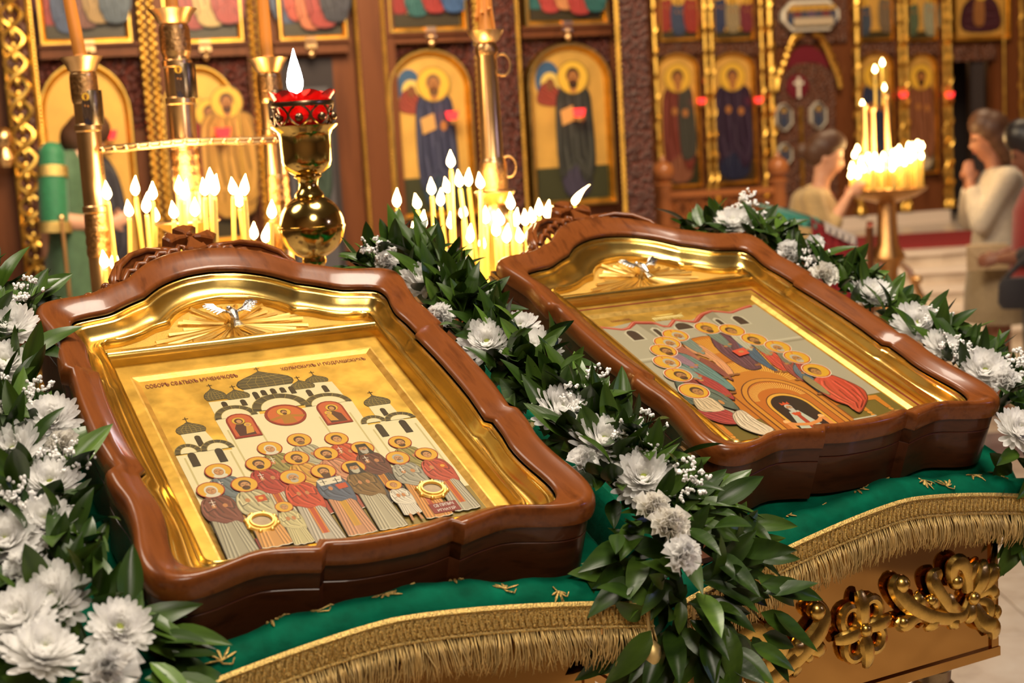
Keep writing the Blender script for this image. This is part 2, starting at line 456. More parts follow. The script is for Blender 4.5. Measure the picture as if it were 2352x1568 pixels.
class Paint(MB):
    def __init__(self, z0=0.0, step=8e-6, unit=1e-4):
        super().__init__(); self.z = z0; self.step = step; self.unit = unit; self.smooth = False
    def poly(self, color, pts, lift=True):
        if lift: self.z += self.step
        self.col = lin(color) if isinstance(color, str) else color
        a = sum(pts[i][0] * pts[(i + 1) % len(pts)][1] - pts[(i + 1) % len(pts)][0] * pts[i][1] for i in range(len(pts)))
        if a < 0: pts = pts[::-1]
        self.add([(x * self.unit, y * self.unit, self.z) for x, y in pts], [tuple(range(len(pts)))])
    def disc(self, color, c, rx, ry=None, n=20, a0=0, a1=2 * PI, lift=True):
        ry = ry or rx
        self.poly(color, [(c[0] + rx * math.cos(a0 + (a1 - a0) * k / n), c[1] + ry * math.sin(a0 + (a1 - a0) * k / n)) for k in range(n + (0 if a1 - a0 > 6.2 else 1))], lift)
    def line(self, color, pts, w, lift=True):
        if lift: self.z += self.step
        for (x0, y0), (x1, y1) in zip(pts, pts[1:]):
            d = math.hypot(x1 - x0, y1 - y0) or 1
            nx, ny = -(y1 - y0) / d * w / 2, (x1 - x0) / d * w / 2
            self.poly(color, [(x0 - nx, y0 - ny), (x1 - nx, y1 - ny), (x1 + nx, y1 + ny), (x0 + nx, y0 + ny)], False)
    def robe(self, color, pts, edge=1.05, hi=0.5, folds=6):
        "a draped garment: rounded outline, dark edge, folds that run the long way"
        c = lin(color); pts = round_poly(pts)
        cx = sum(p[0] for p in pts) / len(pts); cy = sum(p[1] for p in pts) / len(pts)
        self.poly(tuple(v * 0.30 for v in c[:3]) + (1,), [(cx + (x - cx) * edge, cy + (y - cy) * edge) for x, y in pts]); self.poly(c, pts)
        sxx = sum((x - cx) ** 2 for x, y in pts); syy = sum((y - cy) ** 2 for x, y in pts); sxy = sum((x - cx) * (y - cy) for x, y in pts)
        a = 0.5 * math.atan2(2 * sxy, sxx - syy); ax, ay = math.cos(a), math.sin(a)
        pr = [(x - cx) * ax + (y - cy) * ay for x, y in pts]; n = len(pts); i0 = pr.index(min(pr)); i1 = pr.index(max(pr))
        def chain(k, step):
            out = [pts[k]]
            while k != i1: k = (k + step) % n; out.append(pts[k])
            return [out[int(round(t * (len(out) - 1) / 9))] for t in range(10)]
        A, B = chain(i0, 1), chain(i0, -1)
        wd = max(math.hypot(p[0] - q[0], p[1] - q[1]) for p, q in zip(A, B)); fw = wd * 0.045
        lt = tuple(min(1, v * 1.5 + 0.025) for v in c[:3]) + (1,); md = tuple(min(1, v * 1.18 + 0.006) for v in c[:3]) + (1,); dk = tuple(v * 0.52 for v in c[:3]) + (1,)
        for f in range(folds):
            s0 = (f + 0.6) / (folds + 0.2); ph = f * 1.9 + cx * 0.01
            run = lambda d, a0, b0: [(p[0] + (q[0] - p[0]) * (s0 + d + 0.035 * math.sin(t * 0.9 + ph)), p[1] + (q[1] - p[1]) * (s0 + d + 0.035 * math.sin(t * 0.9 + ph))) for t, (p, q) in enumerate(zip(A, B)) if a0 <= t <= b0]
            self.line(dk, run(0.035, 1 + f % 2, 5 + (f * 2) % 4), fw * .8, f == 0); self.line(md, run(-0.025, 1 + f % 2, 8), fw * 1.5, False)
            self.line(lt, run(-0.035, 2 + (f * 2) % 4, 4 + (f * 2) % 4 + f % 2), fw * 0.7)
    def halo(self, c, r, rim='9a2414', fill='d6a02c', rim2=None):
        if rim2: self.disc(rim2, c, r * 1.10, n=24)
        self.disc(rim, c, r * 1.04, n=24); self.disc(fill, c, r * 0.95, n=24)
    def head(self, c, r, hair, beard=None, skin='c08a58', hood=None, long=0.0):
        x, y = c
        if hood == 'scarf':
            self.disc('cfc6ae', (x, y - r * 0.02), r * 0.50, r * 0.62); self.disc('cfc6ae', (x, y - r * 0.62), r * 0.55, r * 0.30)
        elif hood == 'monk':
            self.poly('241a12', [(x - r * 0.50, y + r * 0.62), (x + r * 0.46, y + r * 0.62), (x + r * 0.56, y - r * 0.2), (x + r * 0.75, y - r * 1.0), (x - r * 0.75, y - r * 1.0), (x - r * 0.56, y - r * 0.2)])
        else:
            self.disc(hair, (x, y + r * 0.10), r * 0.47, r * 0.52)
        if beard and (long or hood == 'monk'):
            self.poly(beard, [(x - r * 0.40, y - r * 0.1), (x + r * 0.40, y - r * 0.1), (x + r * 0.30, y - r * (0.75 + long)), (x, y - r * (0.95 + long)), (x - r * 0.30, y - r * (0.75 + long))])
        self.disc('8a5430', (x, y - r * 0.08), r * 0.37, r * 0.47)
        self.disc(skin, (x + r * 0.02, y - r * 0.06), r * 0.33, r * 0.43)
        if beard:
            self.disc(beard, (x, y - r * 0.42), r * 0.31, r * 0.30)
            self.disc(skin, (x, y - r * 0.14), r * 0.25, r * 0.24, lift=False)
        if hood == 'monk': self.poly('241a12', [(x - r * 0.44, y + r * 0.66), (x + r * 0.42, y + r * 0.66), (x + r * 0.42, y + r * 0.18), (x - r * 0.42, y + r * 0.18)])
        self.line('4a2814', [(x - r * 0.24, y + r * 0.06), (x - r * 0.05, y + r * 0.06)], r * 0.07)
        self.line('4a2814', [(x + r * 0.07, y + r * 0.06), (x + r * 0.26, y + r * 0.06)], r * 0.07, False)
        self.line('7a4a28', [(x + r * 0.01, y + r * 0.02), (x + r * 0.03, y - r * 0.18)], r * 0.05, False)
        self.line('7a2e1c', [(x - r * 0.09, y - r * 0.29), (x + r * 0.11, y - r * 0.29)], r * 0.06, False)
    def cross(self, c, s, color='e8dcc8', w=9):
        x, y = c
        self.line(color, [(x, y - s), (x, y + s)], w)
        self.line(color, [(x - s * 0.55, y + s * 0.35), (x + s * 0.55, y + s * 0.35)], w, False)
        self.line(color, [(x - s * 0.35, y - s * 0.45), (x + s * 0.35, y - s * 0.25)], w, False)

def saint(p, u, v, r, feet, robe, under, hair, beard, stripe=None, hood=None, mark=None, lean=0, long=0.0):
    hl = u + lean; c = lin(robe); H = v - feet; k_ = r / 170.0
    hem = [(u - 1.15 * r, feet + 22), (u - 0.8 * r, feet + 2), (u - 0.45 * r, feet + 16), (u - 0.1 * r, feet - 8), (u + 0.3 * r, feet + 12), (u + 0.7 * r, feet + 2), (u + 1.15 * r, feet + 26)]
    p.poly('3a2c18', [(x + (x - u) * 0.05, y - 10) for x, y in hem] + [(u + 1.05 * r, v - 0.35 * H), (u - 1.05 * r, v - 0.35 * H)])
    p.poly(under, hem + [(u + 0.92 * r, v - 0.3 * H), (u - 0.92 * r, v - 0.3 * H)])
    ul = lin(under); dk = tuple(x * 0.55 for x in ul[:3]) + (1,); lt = tuple(min(1, x * 1.35 + .02) for x in ul[:3]) + (1,)
    for i, k in enumerate((-0.85, -0.6, -0.35, 0.4, 0.62, 0.86)):
        p.line(dk, [(u + k * r * 0.72, v - 0.42 * H), (u + k * r * 0.9, v - 0.7 * H), (u + k * r * 1.18, feet + 18)], 13 * k_, i == 0)
        p.line(lt, [(u + (k + .10) * r * 0.72, v - 0.45 * H), (u + (k + .10) * r * 0.9, v - 0.7 * H), (u + (k + .10) * r * 1.15, feet + 22)], 15 * k_, False)
    p.line('e8dcc0', hem, 12 * k_)
    if stripe:
        p.poly(stripe, [(u - 0.30 * r, v - 0.4 * H), (u - 0.30 * r, feet + 0.13 * H), (u + 0.30 * r, feet + 0.13 * H), (u + 0.30 * r, v - 0.4 * H)])
        p.line('d8962c', [(u - 0.22 * r, v - 0.4 * H), (u - 0.22 * r, feet + 0.13 * H)], 10 * k_); p.line('d8962c', [(u + 0.22 * r, v - 0.4 * H), (u + 0.22 * r, feet + 0.13 * H)], 10 * k_, False)
    cape = [(u - 0.35 * r, v - 0.85 * r), (u - 0.95 * r, v - 1.25 * r), (u - 1.22 * r, v - 2.0 * r), (u - 1.32 * r, v - 2.9 * r), (u - 1.12 * r, v - 3.7 * r), (u - 0.75 * r, v - 3.9 * r), (u - 0.1 * r, v - 4.35 * r), (u + 0.55 * r, v - 4.1 * r), (u + 1.08 * r, v - 4.6 * r), (u + 1.25 * r, v - 3.5 * r), (u + 1.28 * r, v - 2.4 * r), (u + 1.0 * r, v - 1.25 * r), (u + 0.35 * r, v - 0.85 * r)]
    lim = feet + 0.18 * H
    cape = [(x, max(y, lim)) for x, y in cape]
    p.robe(robe, cape, 1.03, folds=5)
    dark = tuple(x * 0.45 for x in c[:3]) + (1,)
    for s in (-1, 1):                                   # sleeves bent to the breast
        p.line(dark, [(u + s * 1.05 * r, v - 2.0 * r), (u + s * 1.0 * r, v - 2.75 * r), (u + s * 0.45 * r, v - 2.45 * r)], 20 * k_, s < 0)
        p.line(tuple(min(1, x * 1.6 + .02) for x in c[:3]) + (1,), [(u + s * 0.95 * r, v - 1.7 * r), (u + s * 0.88 * r, v - 2.6 * r), (u + s * 0.42 * r, v - 2.3 * r)], 16 * k_, False)
    p.disc('b88450', (u, v - 0.62 * r), r * .24, r * .36, 12)
    p.poly('c07a2c' if stripe else dark, [(u - .34 * r, v - .88 * r), (u + .34 * r, v - .88 * r), (u + .24 * r, v - 1.12 * r), (u - .24 * r, v - 1.12 * r)])
    p.halo((u, v), r)
    p.head((hl, v - 0.05 * r), r, hair, beard, hood=hood, long=long)
    if mark == 'cross':
        p.disc('b87a48', (u - 0.35 * r, v - 2.15 * r), 30, 42, 10); p.cross((u - 0.33 * r, v - 1.75 * r), 80)
        p.disc('b87a48', (u + 0.45 * r, v - 2.2 * r), 34, 46, 10, lift=False)
    elif mark == 'book':
        p.poly('b8481c', [(u + 0.2 * r, v - 1.75 * r), (u + 1.0 * r, v - 1.7 * r), (u + 1.0 * r, v - 2.5 * r), (u + 0.25 * r, v - 2.55 * r)])
        p.disc('d89a30', (u + 0.6 * r, v - 2.1 * r), 34, n=8); p.disc('b87a48', (u - 0.4 * r, v - 2.1 * r), 34, 48, 10, lift=False)
    elif mark == 'bishop':
        p.poly('d8ccb0', [(u - 1.05 * r, v - 1.2 * r), (u + 1.05 * r, v - 1.0 * r), (u + 0.9 * r, v - 1.8 * r), (u - 0.9 * r, v - 2.0 * r)])
        for k in (-0.55, 0.5):
            p.line('241a18', [(u + k * r, v - 1.2 * r), (u + k * r, v - 1.85 * r)], 12, k < 0); p.line('241a18', [(u + k * r - 50, v - 1.5 * r), (u + k * r + 50, v - 1.5 * r)], 12, False)
        p.poly('b8481c', [(u + 0.2 * r, v - 2.1 * r), (u + 1.1 * r, v - 2.0 * r), (u + 1.1 * r, v - 2.7 * r), (u + 0.3 * r, v - 2.8 * r)])
        p.disc('b87a48', (u - 0.3 * r, v - 2.5 * r), 30, 48, 10)
    else:
        p.disc('b87a48', (u - 0.3 * r, v - 2.3 * r), 28, 46, 10); p.disc('b87a48', (u + 0.35 * r, v - 2.35 * r), 28, 46, 10, lift=False)

def onion(p, bl, br, ap):
    cx = (bl[0] + br[0]) / 2; w2 = (br[0] - bl[0]) / 2; b0 = (bl[1] + br[1]) / 2; h = ap[1] - b0
    prof = [(0.94, 0.0), (1.06, 0.16), (1.08, 0.32), (0.96, 0.50), (0.68, 0.66), (0.34, 0.80), (0.12, 0.92), (0.0, 1.0)]
    pts = [(cx + w2 * k, b0 + h * t) for k, t in prof]; pts += [(cx - w2 * k, b0 + h * t) for k, t in prof[-2::-1]]
    p.poly('2e2618', [(cx + (x - cx) * 1.05, y + 8) for x, y in pts]); p.poly('4c432c', pts)
    for j, (k, t) in enumerate(prof[1:6]):
        p.line('8f7a3c', [(cx - w2 * k, b0 + h * t), (cx, b0 + h * (t - 0.07)), (cx + w2 * k, b0 + h * t)], 9, j == 0)
    for q in (-0.66, -0.33, 0.0, 0.33, 0.66):
        p.line('8f7a3c', [(cx + w2 * q, b0 + 6), (cx + w2 * q * 1.1, b0 + h * 0.34), (cx + w2 * q * 0.55, b0 + h * 0.70)], 8, False)
    t = b0 + h
    p.line('3a2814', [(cx, t), (cx, t + 130)], 13); p.line('3a2814', [(cx - 42, t + 85), (cx + 42, t + 85)], 13, False)

def roof_arch(p, l, r, top, th=95):
    cx = (l[0] + r[0]) / 2; w2 = (r[0] - l[0]) / 2; y0 = (l[1] + r[1]) / 2; h = top[1] - y0
    n = 14
    o = [(cx - w2 * math.cos(PI * k / n), y0 + h * math.sin(PI * k / n)) for k in range(n + 1)]
    i = [(cx - (w2 - th) * math.cos(PI * k / n), y0 + max(h - th, 40) * math.sin(PI * k / n)) for k in range(n + 1)]
    p.poly('e2d3a6', i)
    p.z += p.step
    for k in range(n):
        p.poly('4c432c' if k % 2 else '3d3522', [o[k], o[k + 1], i[k + 1], i[k]], False)
    p.line('9a8440', o, 9); p.line('9a8440', i, 9, False)
    for k in range(1, n, 2): p.line('9a8440', [i[k], o[k]], 7, False)

def arch_win(p, c, w2, h, color='2c2114'):
    x, y = c
    p.poly(color, [(x - w2, y - h), (x + w2, y - h), (x + w2, y)] + [(x + w2 * math.cos(a * PI / 6), y + w2 * 1.2 * math.sin(a * PI / 6)) for a in range(1, 6)] + [(x - w2, y)])

def paint_assembly(parent, z0):
    p = Paint(z0)
    # a band of ground, then the white churches
    p.poly('8c7430', [(-1795, -2362), (1795, -2362), (1795, -1560), (-1795, -1640)])
    cream, shade = 'e2d3a6', 'c4b27c'
    for pts in ([(-1800, 230), (-990, 190), (-960, -1660), (-1795, -1660)], [(955, 290), (1790, 290), (1795, -1590), (955, -1600)],
                [(-1030, 1000), (1050, 1000), (1000, -1600), (-1000, -1650)],
                [(-990, 1520), (-370, 1500), (-370, 900), (-1000, 900)], [(-400, 1740), (370, 1740), (370, 1100), (-400, 1100)],
                [(325, 1540), (660, 1540), (660, 1000), (325, 1000)], [(600, 1690), (960, 1640), (1010, 900), (600, 900)],
                [(-1600, 750), (-1250, 770), (-1150, 200), (-1580, 200)], [(1230, 780), (1570, 790), (1600, 250), (1230, 250)]):
        p.poly(cream, pts)
    for x in (-940, -500, 430, 900, -1700, -1060, 1060, 1720): p.line(shade, [(x, 700 if abs(x) < 1000 else 150), (x, -1000)], 26)
    for b, r_, a in [((593, 1692), (914, 1642), (746, 1903)), ((-995, 1561), (-698, 1557), (-806, 1911)), ((-688, 1504), (-369, 1501), (-546, 1789)),
                     ((-409, 1735), (369, 1735), (-15, 2231)), ((321, 1537), (653, 1535), (499, 1807)), ((-1618, 752), (-1240, 756), (-1425, 1064)), ((1216, 777), (1585, 783), (1406, 1081))]:
        onion(p, b, r_, a)
    for x, y, h in [(-784, 1430, 130), (-504, 1420, 130), (-268, 1590, 180), (-136, 1610, 110), (14, 1620, 110), (160, 1615, 110), (298, 1610, 170), (518, 1445, 150), (790, 1510, 155), (-1398, 620, 240), (1396, 635, 170)]:
        arch_win(p, (x, y), 42, h)
    roof_arch(p, (-1030, 1010), (-400, 1010), (-613, 1340)); roof_arch(p, (330, 1010), (1050, 1010), (790, 1330)); roof_arch(p, (-450, 1080), (410, 1080), (151, 1500), 130)
    for l, r_, t in [((-1805, 250), (-1420, 250), (-1574, 492)), ((-1440, 240), (-975, 240), (-1150, 492)), ((950, 330), (1345, 330), (1232, 526)), ((1318, 310), (1797, 310), (1634, 514))]:
        roof_arch(p, l, r_, t, 80)
    for x, y in [(-1594, 190), (-1214, 200), (1166, 205), (1545, 220)]: arch_win(p, (x, y), 55, 290); 
    # round and arched panels painted above the crowd
    p.disc('8a2416', (-28, 873), 306, 300, 30); p.disc('c4602c', (-28, 873), 262, 258, 30)
    p.halo((-28, 960), 105, '8a6a20', 'd6a838'); p.poly('a87020', [(-70, 880), (-300, 800), (-260, 750), (-110, 800), (-120, 640), (80, 640), (60, 800), (210, 760), (250, 810), (20, 880)]); p.head((-28, 955), 105, '4a2814', '4a2814')
    for cx, s in ((-705, 1), (660, -1)):
        sh = lambda k: [(cx - 200 * k, 760 - 330 * k), (cx + 200 * k, 760 - 330 * k), (cx + 200 * k, 900)] + [(cx + 200 * k * math.cos(a * PI / 8), 900 + 190 * k * math.sin(a * PI / 8)) for a in range(1, 8)] + [(cx - 200 * k, 900)]
        p.poly('8a1e14', sh(1.0)); p.poly('c05a30', sh(0.86))
        p.poly('4a2018', [(cx - 120, 480), (cx + 130, 480), (cx + 110, 700), (cx + 40 * s, 860), (cx - 60, 850), (cx - 130, 700)])
        p.halo((cx - 25 * s, 890), 95, '8a6a20', 'd6a838'); p.disc('4a2018', (cx - 25 * s, 880), 62, 74); p.disc('c08a58', (cx - 20 * s, 872), 38, 50)
        p.halo((cx + 75 * s, 760), 55, '8a6a20', 'd6a838'); p.disc('c08a58', (cx + 72 * s, 755), 30, 36); p.poly('c89038', [(cx + 40 * s, 720), (cx + 130 * s, 700), (cx + 110 * s, 540), (cx - 10 * s, 520)])
    B, G, K = '4a2c16', 'a8a090', '241a12'
    # back row to front row
    saint(p, -61, 160, 170, -1500, 'a49a7c', 'a49a7c', B, '7a5a38')
    saint(p, 455, 43, 168, -1500, 'b4441a', 'b4441a', B, None, mark='cross')
    saint(p, -528, 53, 172, -1500, '84783e', '9a7a30', B, None, hood='scarf', mark='cross')
    saint(p, 1292, -302, 165, -1800, '8a7c40', '8a7c40', B, B)
    saint(p, 178, -300, 172, -1700, 'b87c58', 'a05038', B, B)
    saint(p, -252, -293, 172, -1700, 'c08c34', '9a3a20', B, B)
    saint(p, 715, -306, 165, -1700, '5a2c1a', '3c3430', B, G, hood='monk', mark='cross', stripe='a8661c')
    saint(p, -798, -296, 176, -1750, '9a2c18', 'b0a488', B, '3a2210', stripe='a8481c', mark='cross')
    saint(p, -1367, -322, 180, -1500, '626a6c', 'a8702c', B, None, hood='scarf', mark='cross')
    saint(p, 1096, -699, 166, -2204, '938c7a', 'c08038', G, G, stripe='a03a18', mark='cross')
    saint(p, 1523, -722, 163, -2161, 'a8402a', 'a49a84', B, None, stripe='b0481c', mark='book')
    saint(p, 413, -751, 168, -2269, '70501e', 'a89c80', B, 'b0a890', hood='monk')
    saint(p, -464, -759, 176, -2309, 'b03a14', 'aca08c', G, 'b0a890', stripe='b4481a')
    saint(p, -19, -738, 172, -2278, '4a5260', 'b88058', B, B, stripe='b88828', mark='bishop', long=0.2)
    saint(p, -1592, -751, 182, -2299, '6e3826', '9c937a', B, None, hood='scarf', mark='cross')
    saint(p, -1132, -753, 178, -2210, 'b0a47c', 'c48a44', B, B, mark='book')
    saint(p, -800, -1407, 118, -2262, 'b8aa78', 'b8aa78', 'a08a58', None)
    saint(p, 771, -1341, 112, -2060, 'c8bca8', 'c8bca8', 'a06a38', None)
    for x in (720, 830): p.line('b87a48', [(x, -2040), (x + (x - 775) * 0.2, -2195)], 36)
    return p.build('painted_scene', 'paint', parent, smooth=False)

def paint_council(parent, z0):
    p = Paint(z0)
    p.poly('6a5c22', [(-1900, -2340), (1760, -2340), (1760, -1540), (-1900, -1560)])
    p.poly('a79f88', [(-1905, 2080), (-1598, 1990), (-1081, 2075), (-728, 1970), (-250, 1960), (70, 1850), (440, 2050), (1023, 1990), (1740, 2130), (1740, -1545), (-1905, -1570)])
    p.poly('8e8670', [(-1081, 2060), (-740, 1970), (-740, 1150), (-980, 1150)]); p.poly('8e8670', [(440, 2040), (700, 2100), (640, 1250), (430, 1300)])
    for y in (690, 590): p.line('bdb59c' if y > 600 else '8e8670', [(-1900, y), (1740, y)], 60)
    for x, y, w2, h in [(-1365, 1640, 112, 250), (-860, 1650, 50, 330), (-250, 1610, 170, 60), (560, 1700, 50, 330), (1005, 1660, 105, 225)]:
        p.poly('c0b8a0', [(x - w2 - 40, y - h - 30), (x + w2 + 40, y - h - 30), (x + w2 + 40, y + 60), (x, y + w2 + 80), (x - w2 - 40, y + 60)]); arch_win(p, (x, y), w2, h, '3a2c26')
    cur = [(-1882, 2086), (-1598, 1930), (-1459, 1850), (-1300, 1890), (-1081, 2075), (-728, 1975), (-640, 1800), (-520, 1740), (-257, 1965), (-124, 1880), (90, 1790), (340, 2000), (446, 2060), (694, 2120), (1023, 1950), (1322, 2050), (1624, 2130)]
    p.poly('7a1e18', [(x, y + 22) for x, y in cur] + [(x, y - 70 + 40 * math.sin(i)) for i, (x, y) in reversed(list(enumerate(cur)))])
    p.line('b84c3c', [(x, y - 18) for x, y in cur], 78); p.line('d08068', [(x, y - 4) for x, y in cur], 20); p.line('8a2a22', [(x, y - 40) for x, y in cur], 14)
    # sunburst above the curtain
    p.disc('e8cc70', (-330, 2200), 210, 40, a0=PI, a1=2 * PI); p.line('e8cc70', [(-620, 2180), (-520, 2080), (-200, 2060), (60, 2180)], 14)
    for k in range(15): p.poly('e8d48c', [(-660 + k * 45, 2140 - 4 * abs(k - 7)), (-630 + k * 45, 1950 + (k % 3) * 20), (-615 + k * 45, 2120)], k == 0)
    # curved benches
    def ring(color, cx, cy, ro, ri, ky, a0, a1, n=26):
        o = [(cx + ro * math.cos(a0 + (a1 - a0) * k / n), cy + ro * ky * math.sin(a0 + (a1 - a0) * k / n)) for k in range(n + 1)]
        i = [(cx + ri * math.cos(a0 + (a1 - a0) * k / n), cy + ri * ky * math.sin(a0 + (a1 - a0) * k / n)) for k in range(n + 1)]
        p.poly(color, o + i[::-1])
    def bow(color, w2, top, foot, w1=0):
        "arch with straight legs, as on the painted door; w1 the inner half width"
        n = 18; f = lambda q, t: [(-160 - q, foot)] + [(-160 - q * math.cos(PI * k / n), t - q * 1.15 + q * 1.15 * math.sin(PI * k / n)) for k in range(n + 1)] + [(-160 + q, foot)]
        p.poly(color, f(w2, top))
    bow('7a3a10', 1080, 1210, -1700); bow('b86c1c', 1040, 1190, -1700)
    for k in range(60):
        a = PI * (k + 0.5) / 60; x0, y0 = -160 - 640 * math.cos(a), -150 + 700 * math.sin(a)
        p.line('e8b848', [(x0, y0), (-160 - 960 * math.cos(a), -150 + 1250 * math.sin(a))], 12, k == 0)
    bow('7a3a10', 800, 200, -2340); bow('bd741e', 770, 180, -2340)
    for k in range(46):
        a = PI * (k + 0.5) / 46; p.line('eec050', [(-160 - 560 * math.cos(a), -700 + 500 * math.sin(a)), (-160 - 730 * math.cos(a), -700 + 830 * math.sin(a))], 12, k == 0)
    bow('5a2810', 690, -490, -2340); bow('c88426', 660, -510, -2340); bow('6a3010', 575, -600, -2340); bow('b8661a', 555, -620, -2340)
    for k in range(40):
        a = PI * (k + 0.5) / 40; p.line('f0c860', [(-160 - 420 * math.cos(a), -1200 + 330 * math.sin(a)), (-160 - 540 * math.cos(a), -1200 + 540 * math.sin(a))], 11, k == 0)
    bow('5a2810', 425, -1040, -2340); bow('dba238', 405, -1060, -2340); bow('18120f', 350, -1130, -2340)
    # crowned old man with the cloth
    p.poly('b8bca8', [(-330, -1650), (-140, -1650), (0, -2340), (-520, -2340)]); p.poly('a83820', [(-270, -1640), (-190, -1640), (-190, -2340), (-290, -2340)])
    p.poly('c84a1c', [(-330, -1700), (-140, -1700), (-170, -1790), (-300, -1790)])
    p.head((-230, -1520), 150, 'c0b8a8', 'c0b8a8', long=0.3); p.poly('c84a1c', [(-320, -1430), (-310, -1340), (-265, -1390), (-230, -1330), (-195, -1390), (-150, -1340), (-145, -1430)])
    p.poly('d88a48', [(-600, -1960), (-500, -2080), (-230, -2150), (30, -2080), (140, -1950), (90, -1930), (-20, -2010), (-230, -2060), (-460, -2000), (-560, -1930)])
    for x in (-590, 130): p.disc('e8b070', (x, -1930), 60); p.poly('d88a48', [(x - 40, -1960), (x + 50, -1960), (x + 70, -2260), (x - 20, -2260)])
    # benches at the feet
    for s, cx in ((-1, -1500), (1, 1330)):
        p.poly('c87a22', [(cx - 330, -1560), (cx + 260, -1600), (cx + 260, -1740), (cx - 330, -1700)])
        for q in (-280, 190): p.poly('c87a22', [(cx + q - 60, -1700), (cx + q + 60, -1700), (cx + q + 50, -2030), (cx + q - 50, -2030)]); p.disc('d08a30', (cx + q, -2080), 46); p.disc('d08a30', (cx + q, -2180), 42, 52)
        p.poly('b4ae9a', [(cx - s * 480 - 250, -2180), (cx - s * 480 + 250, -2180), (cx - s * 480 + 220, -2330), (cx - s * 480 - 220, -2330)])
    R = {'L1': ('c88a5c', [(-634, 1103), (-394, 855), (-368, 168), (-473, -251), (-631, -207), (-543, 357), (-734, 694)]),
         'L2': ('7e4034', [(-907, 921), (-822, 790), (-592, 230), (-588, -253), (-629, -444), (-691, -292), (-787, 249), (-958, 472)]),
         'L3': ('5a7a74', [(-1083, 683), (-879, 591), (-768, 140), (-742, -311), (-793, -728), (-944, -652), (-1135, -233), (-1182, 221)]),
         'L4': ('9c3430', [(-1248, 205), (-1125, 0), (-952, -452), (-947, -814), (-1037, -1045), (-1145, -756), (-1260, -364), (-1245, -68)]),
         'L5': ('4e5c50', [(-1674, -246), (-1438, -247), (-1232, -537), (-1114, -894), (-1151, -1357), (-1335, -1210), (-1490, -913), (-1850, -975)]),
         'R1': ('5c3440', [(84, 1209), (308, 1187), (431, 853), (282, 452), (240, -36), (133, -181), (-91, -118), (-169, 396), (-127, 819)]),
         'R2': ('3e5468', [(471, 993), (604, 759), (547, 489), (440, -56), (424, -366), (348, -311), (261, 99), (277, 309), (282, 562)]),
         'R3': ('b83c2c', [(631, 577), (786, 461), (804, 165), (833, -165), (553, -403), (478, -242), (506, 32)]),
         'R4': ('8a3a34', [(838, 155), (968, 11), (825, -304), (636, -803), (599, -725), (591, -379)]),
         'R5': ('4a6070', [(909, -222), (1146, -252), (908, -606), (839, -894), (653, -1275), (628, -1136), (642, -771), (699, -443)])}
    H = {'L1': (-630, 1343), 'L2': (-960, 1117), 'L3': (-1204, 858), 'L4': (-1400, 454), 'L5': (-1479, -19), 'R1': (166, 1473), 'R2': (577, 1269), 'R3': (760, 821), 'R4': (1010, 437), 'R5': (1093, -23)}
    G, B = 'b0a894', '4a3018'
    hair = {'L1': (G, G), 'L2': (G, G), 'L3': (B, B), 'L4': (G, G), 'L5': (B, B), 'R1': ('6a4828', B), 'R2': (B, None), 'R3': (B, B), 'R4': (G, G), 'R5': (G, G)}
    for k in ('R1', 'R2', 'R3', 'R4', 'R5', 'L1', 'L2', 'L3', 'L4', 'L5'):
        c, pts = R[k]; p.robe(c, pts)
        f = pts[3] if k[0] == 'L' else pts[4]
        p.disc('8a5428', (f[0] + (60 if k[0] == 'L' else -40), f[1] - 20), 70, 34, 10); p.disc('b88048', (pts[1][0] * 0.5 + pts[-1][0] * 0.5, pts[2][1] + 150), 46, 36, 10)
        tx, ty = H[k][0] + (60 if k[0] == 'L' else -40), H[k][1] - 150; mx_, my_ = sum(q[0] for q in pts) / len(pts), sum(q[1] for q in pts) / len(pts)
        tun = {'L1': '6f7f74', 'L2': '9a5a48', 'L3': '8a6a7a', 'L4': '7a8a80', 'L5': '7a2c24', 'R1': '6a7a6c', 'R2': 'b0aa90', 'R3': '8a8a6a', 'R4': '6a6a5a', 'R5': '9a3028'}[k]
        p.robe(tun, [(tx - 110, ty), (tx + 110, ty + 10), (tx * .45 + mx_ * .55 + 95, ty * .45 + my_ * .55), (tx * .2 + mx_ * .8, ty * .2 + my_ * .8), (tx * .45 + mx_ * .55 - 100, ty * .45 + my_ * .55)], folds=4)
        for q in (-70, 60): p.disc('a87440', (tx * .3 + mx_ * .7 + q, ty * .3 + my_ * .7 + q * .4), 44, 34, 10)
        p.disc('8a5a30', (tx - 5, ty + 40), 62, 90, 12)
        p.halo(H[k], 232, 'b83a28', 'd4a02c', 'e8d8b8'); p.head((H[k][0] + (40 if k[0] == 'L' else -30), H[k][1] - 30), 235, hair[k][0], hair[k][1], skin='b07c46')
        p.line('c8402c', [(H[k][0], H[k][1] + 130), (H[k][0] + 10, H[k][1] + 200)], 18)
    p.poly('d04a30', [(20, 500), (320, 560), (300, 330), (40, 280)]); p.disc('b88048', (180, 430), 60, 40, 10)
    p.robe('b8402c', [(867, -842), (1214, -795), (1387, -1086), (1457, -1392), (1362, -1623), (1225, -1768), (844, -2041), (812, -1784), (688, -1566), (667, -1095)])
    p.robe('8a7a50', [(640, -800), (760, -700), (800, -1050), (740, -1400), (640, -1200)])
    p.halo((1091, -576), 245, 'b83a28', 'd4a02c', 'e8d8b8'); p.head((1050, -600), 245, B, None, skin='b07c46')
    p.robe('9c3430', [(-1860, -1200), (-1470, -1225), (-1326, -1552), (-1400, -1772), (-1700, -1700), (-1884, -1400)])
    p.robe('c4ac88', [(-1700, -830), (-1423, -869), (-1380, -1203), (-1470, -1325), (-1820, -1230)])
    p.robe('cbb89c', [(-1350, -1484), (-1128, -1426), (-1085, -1794), (-1000, -2105), (-1259, -2214), (-1467, -1950), (-1469, -1700)])
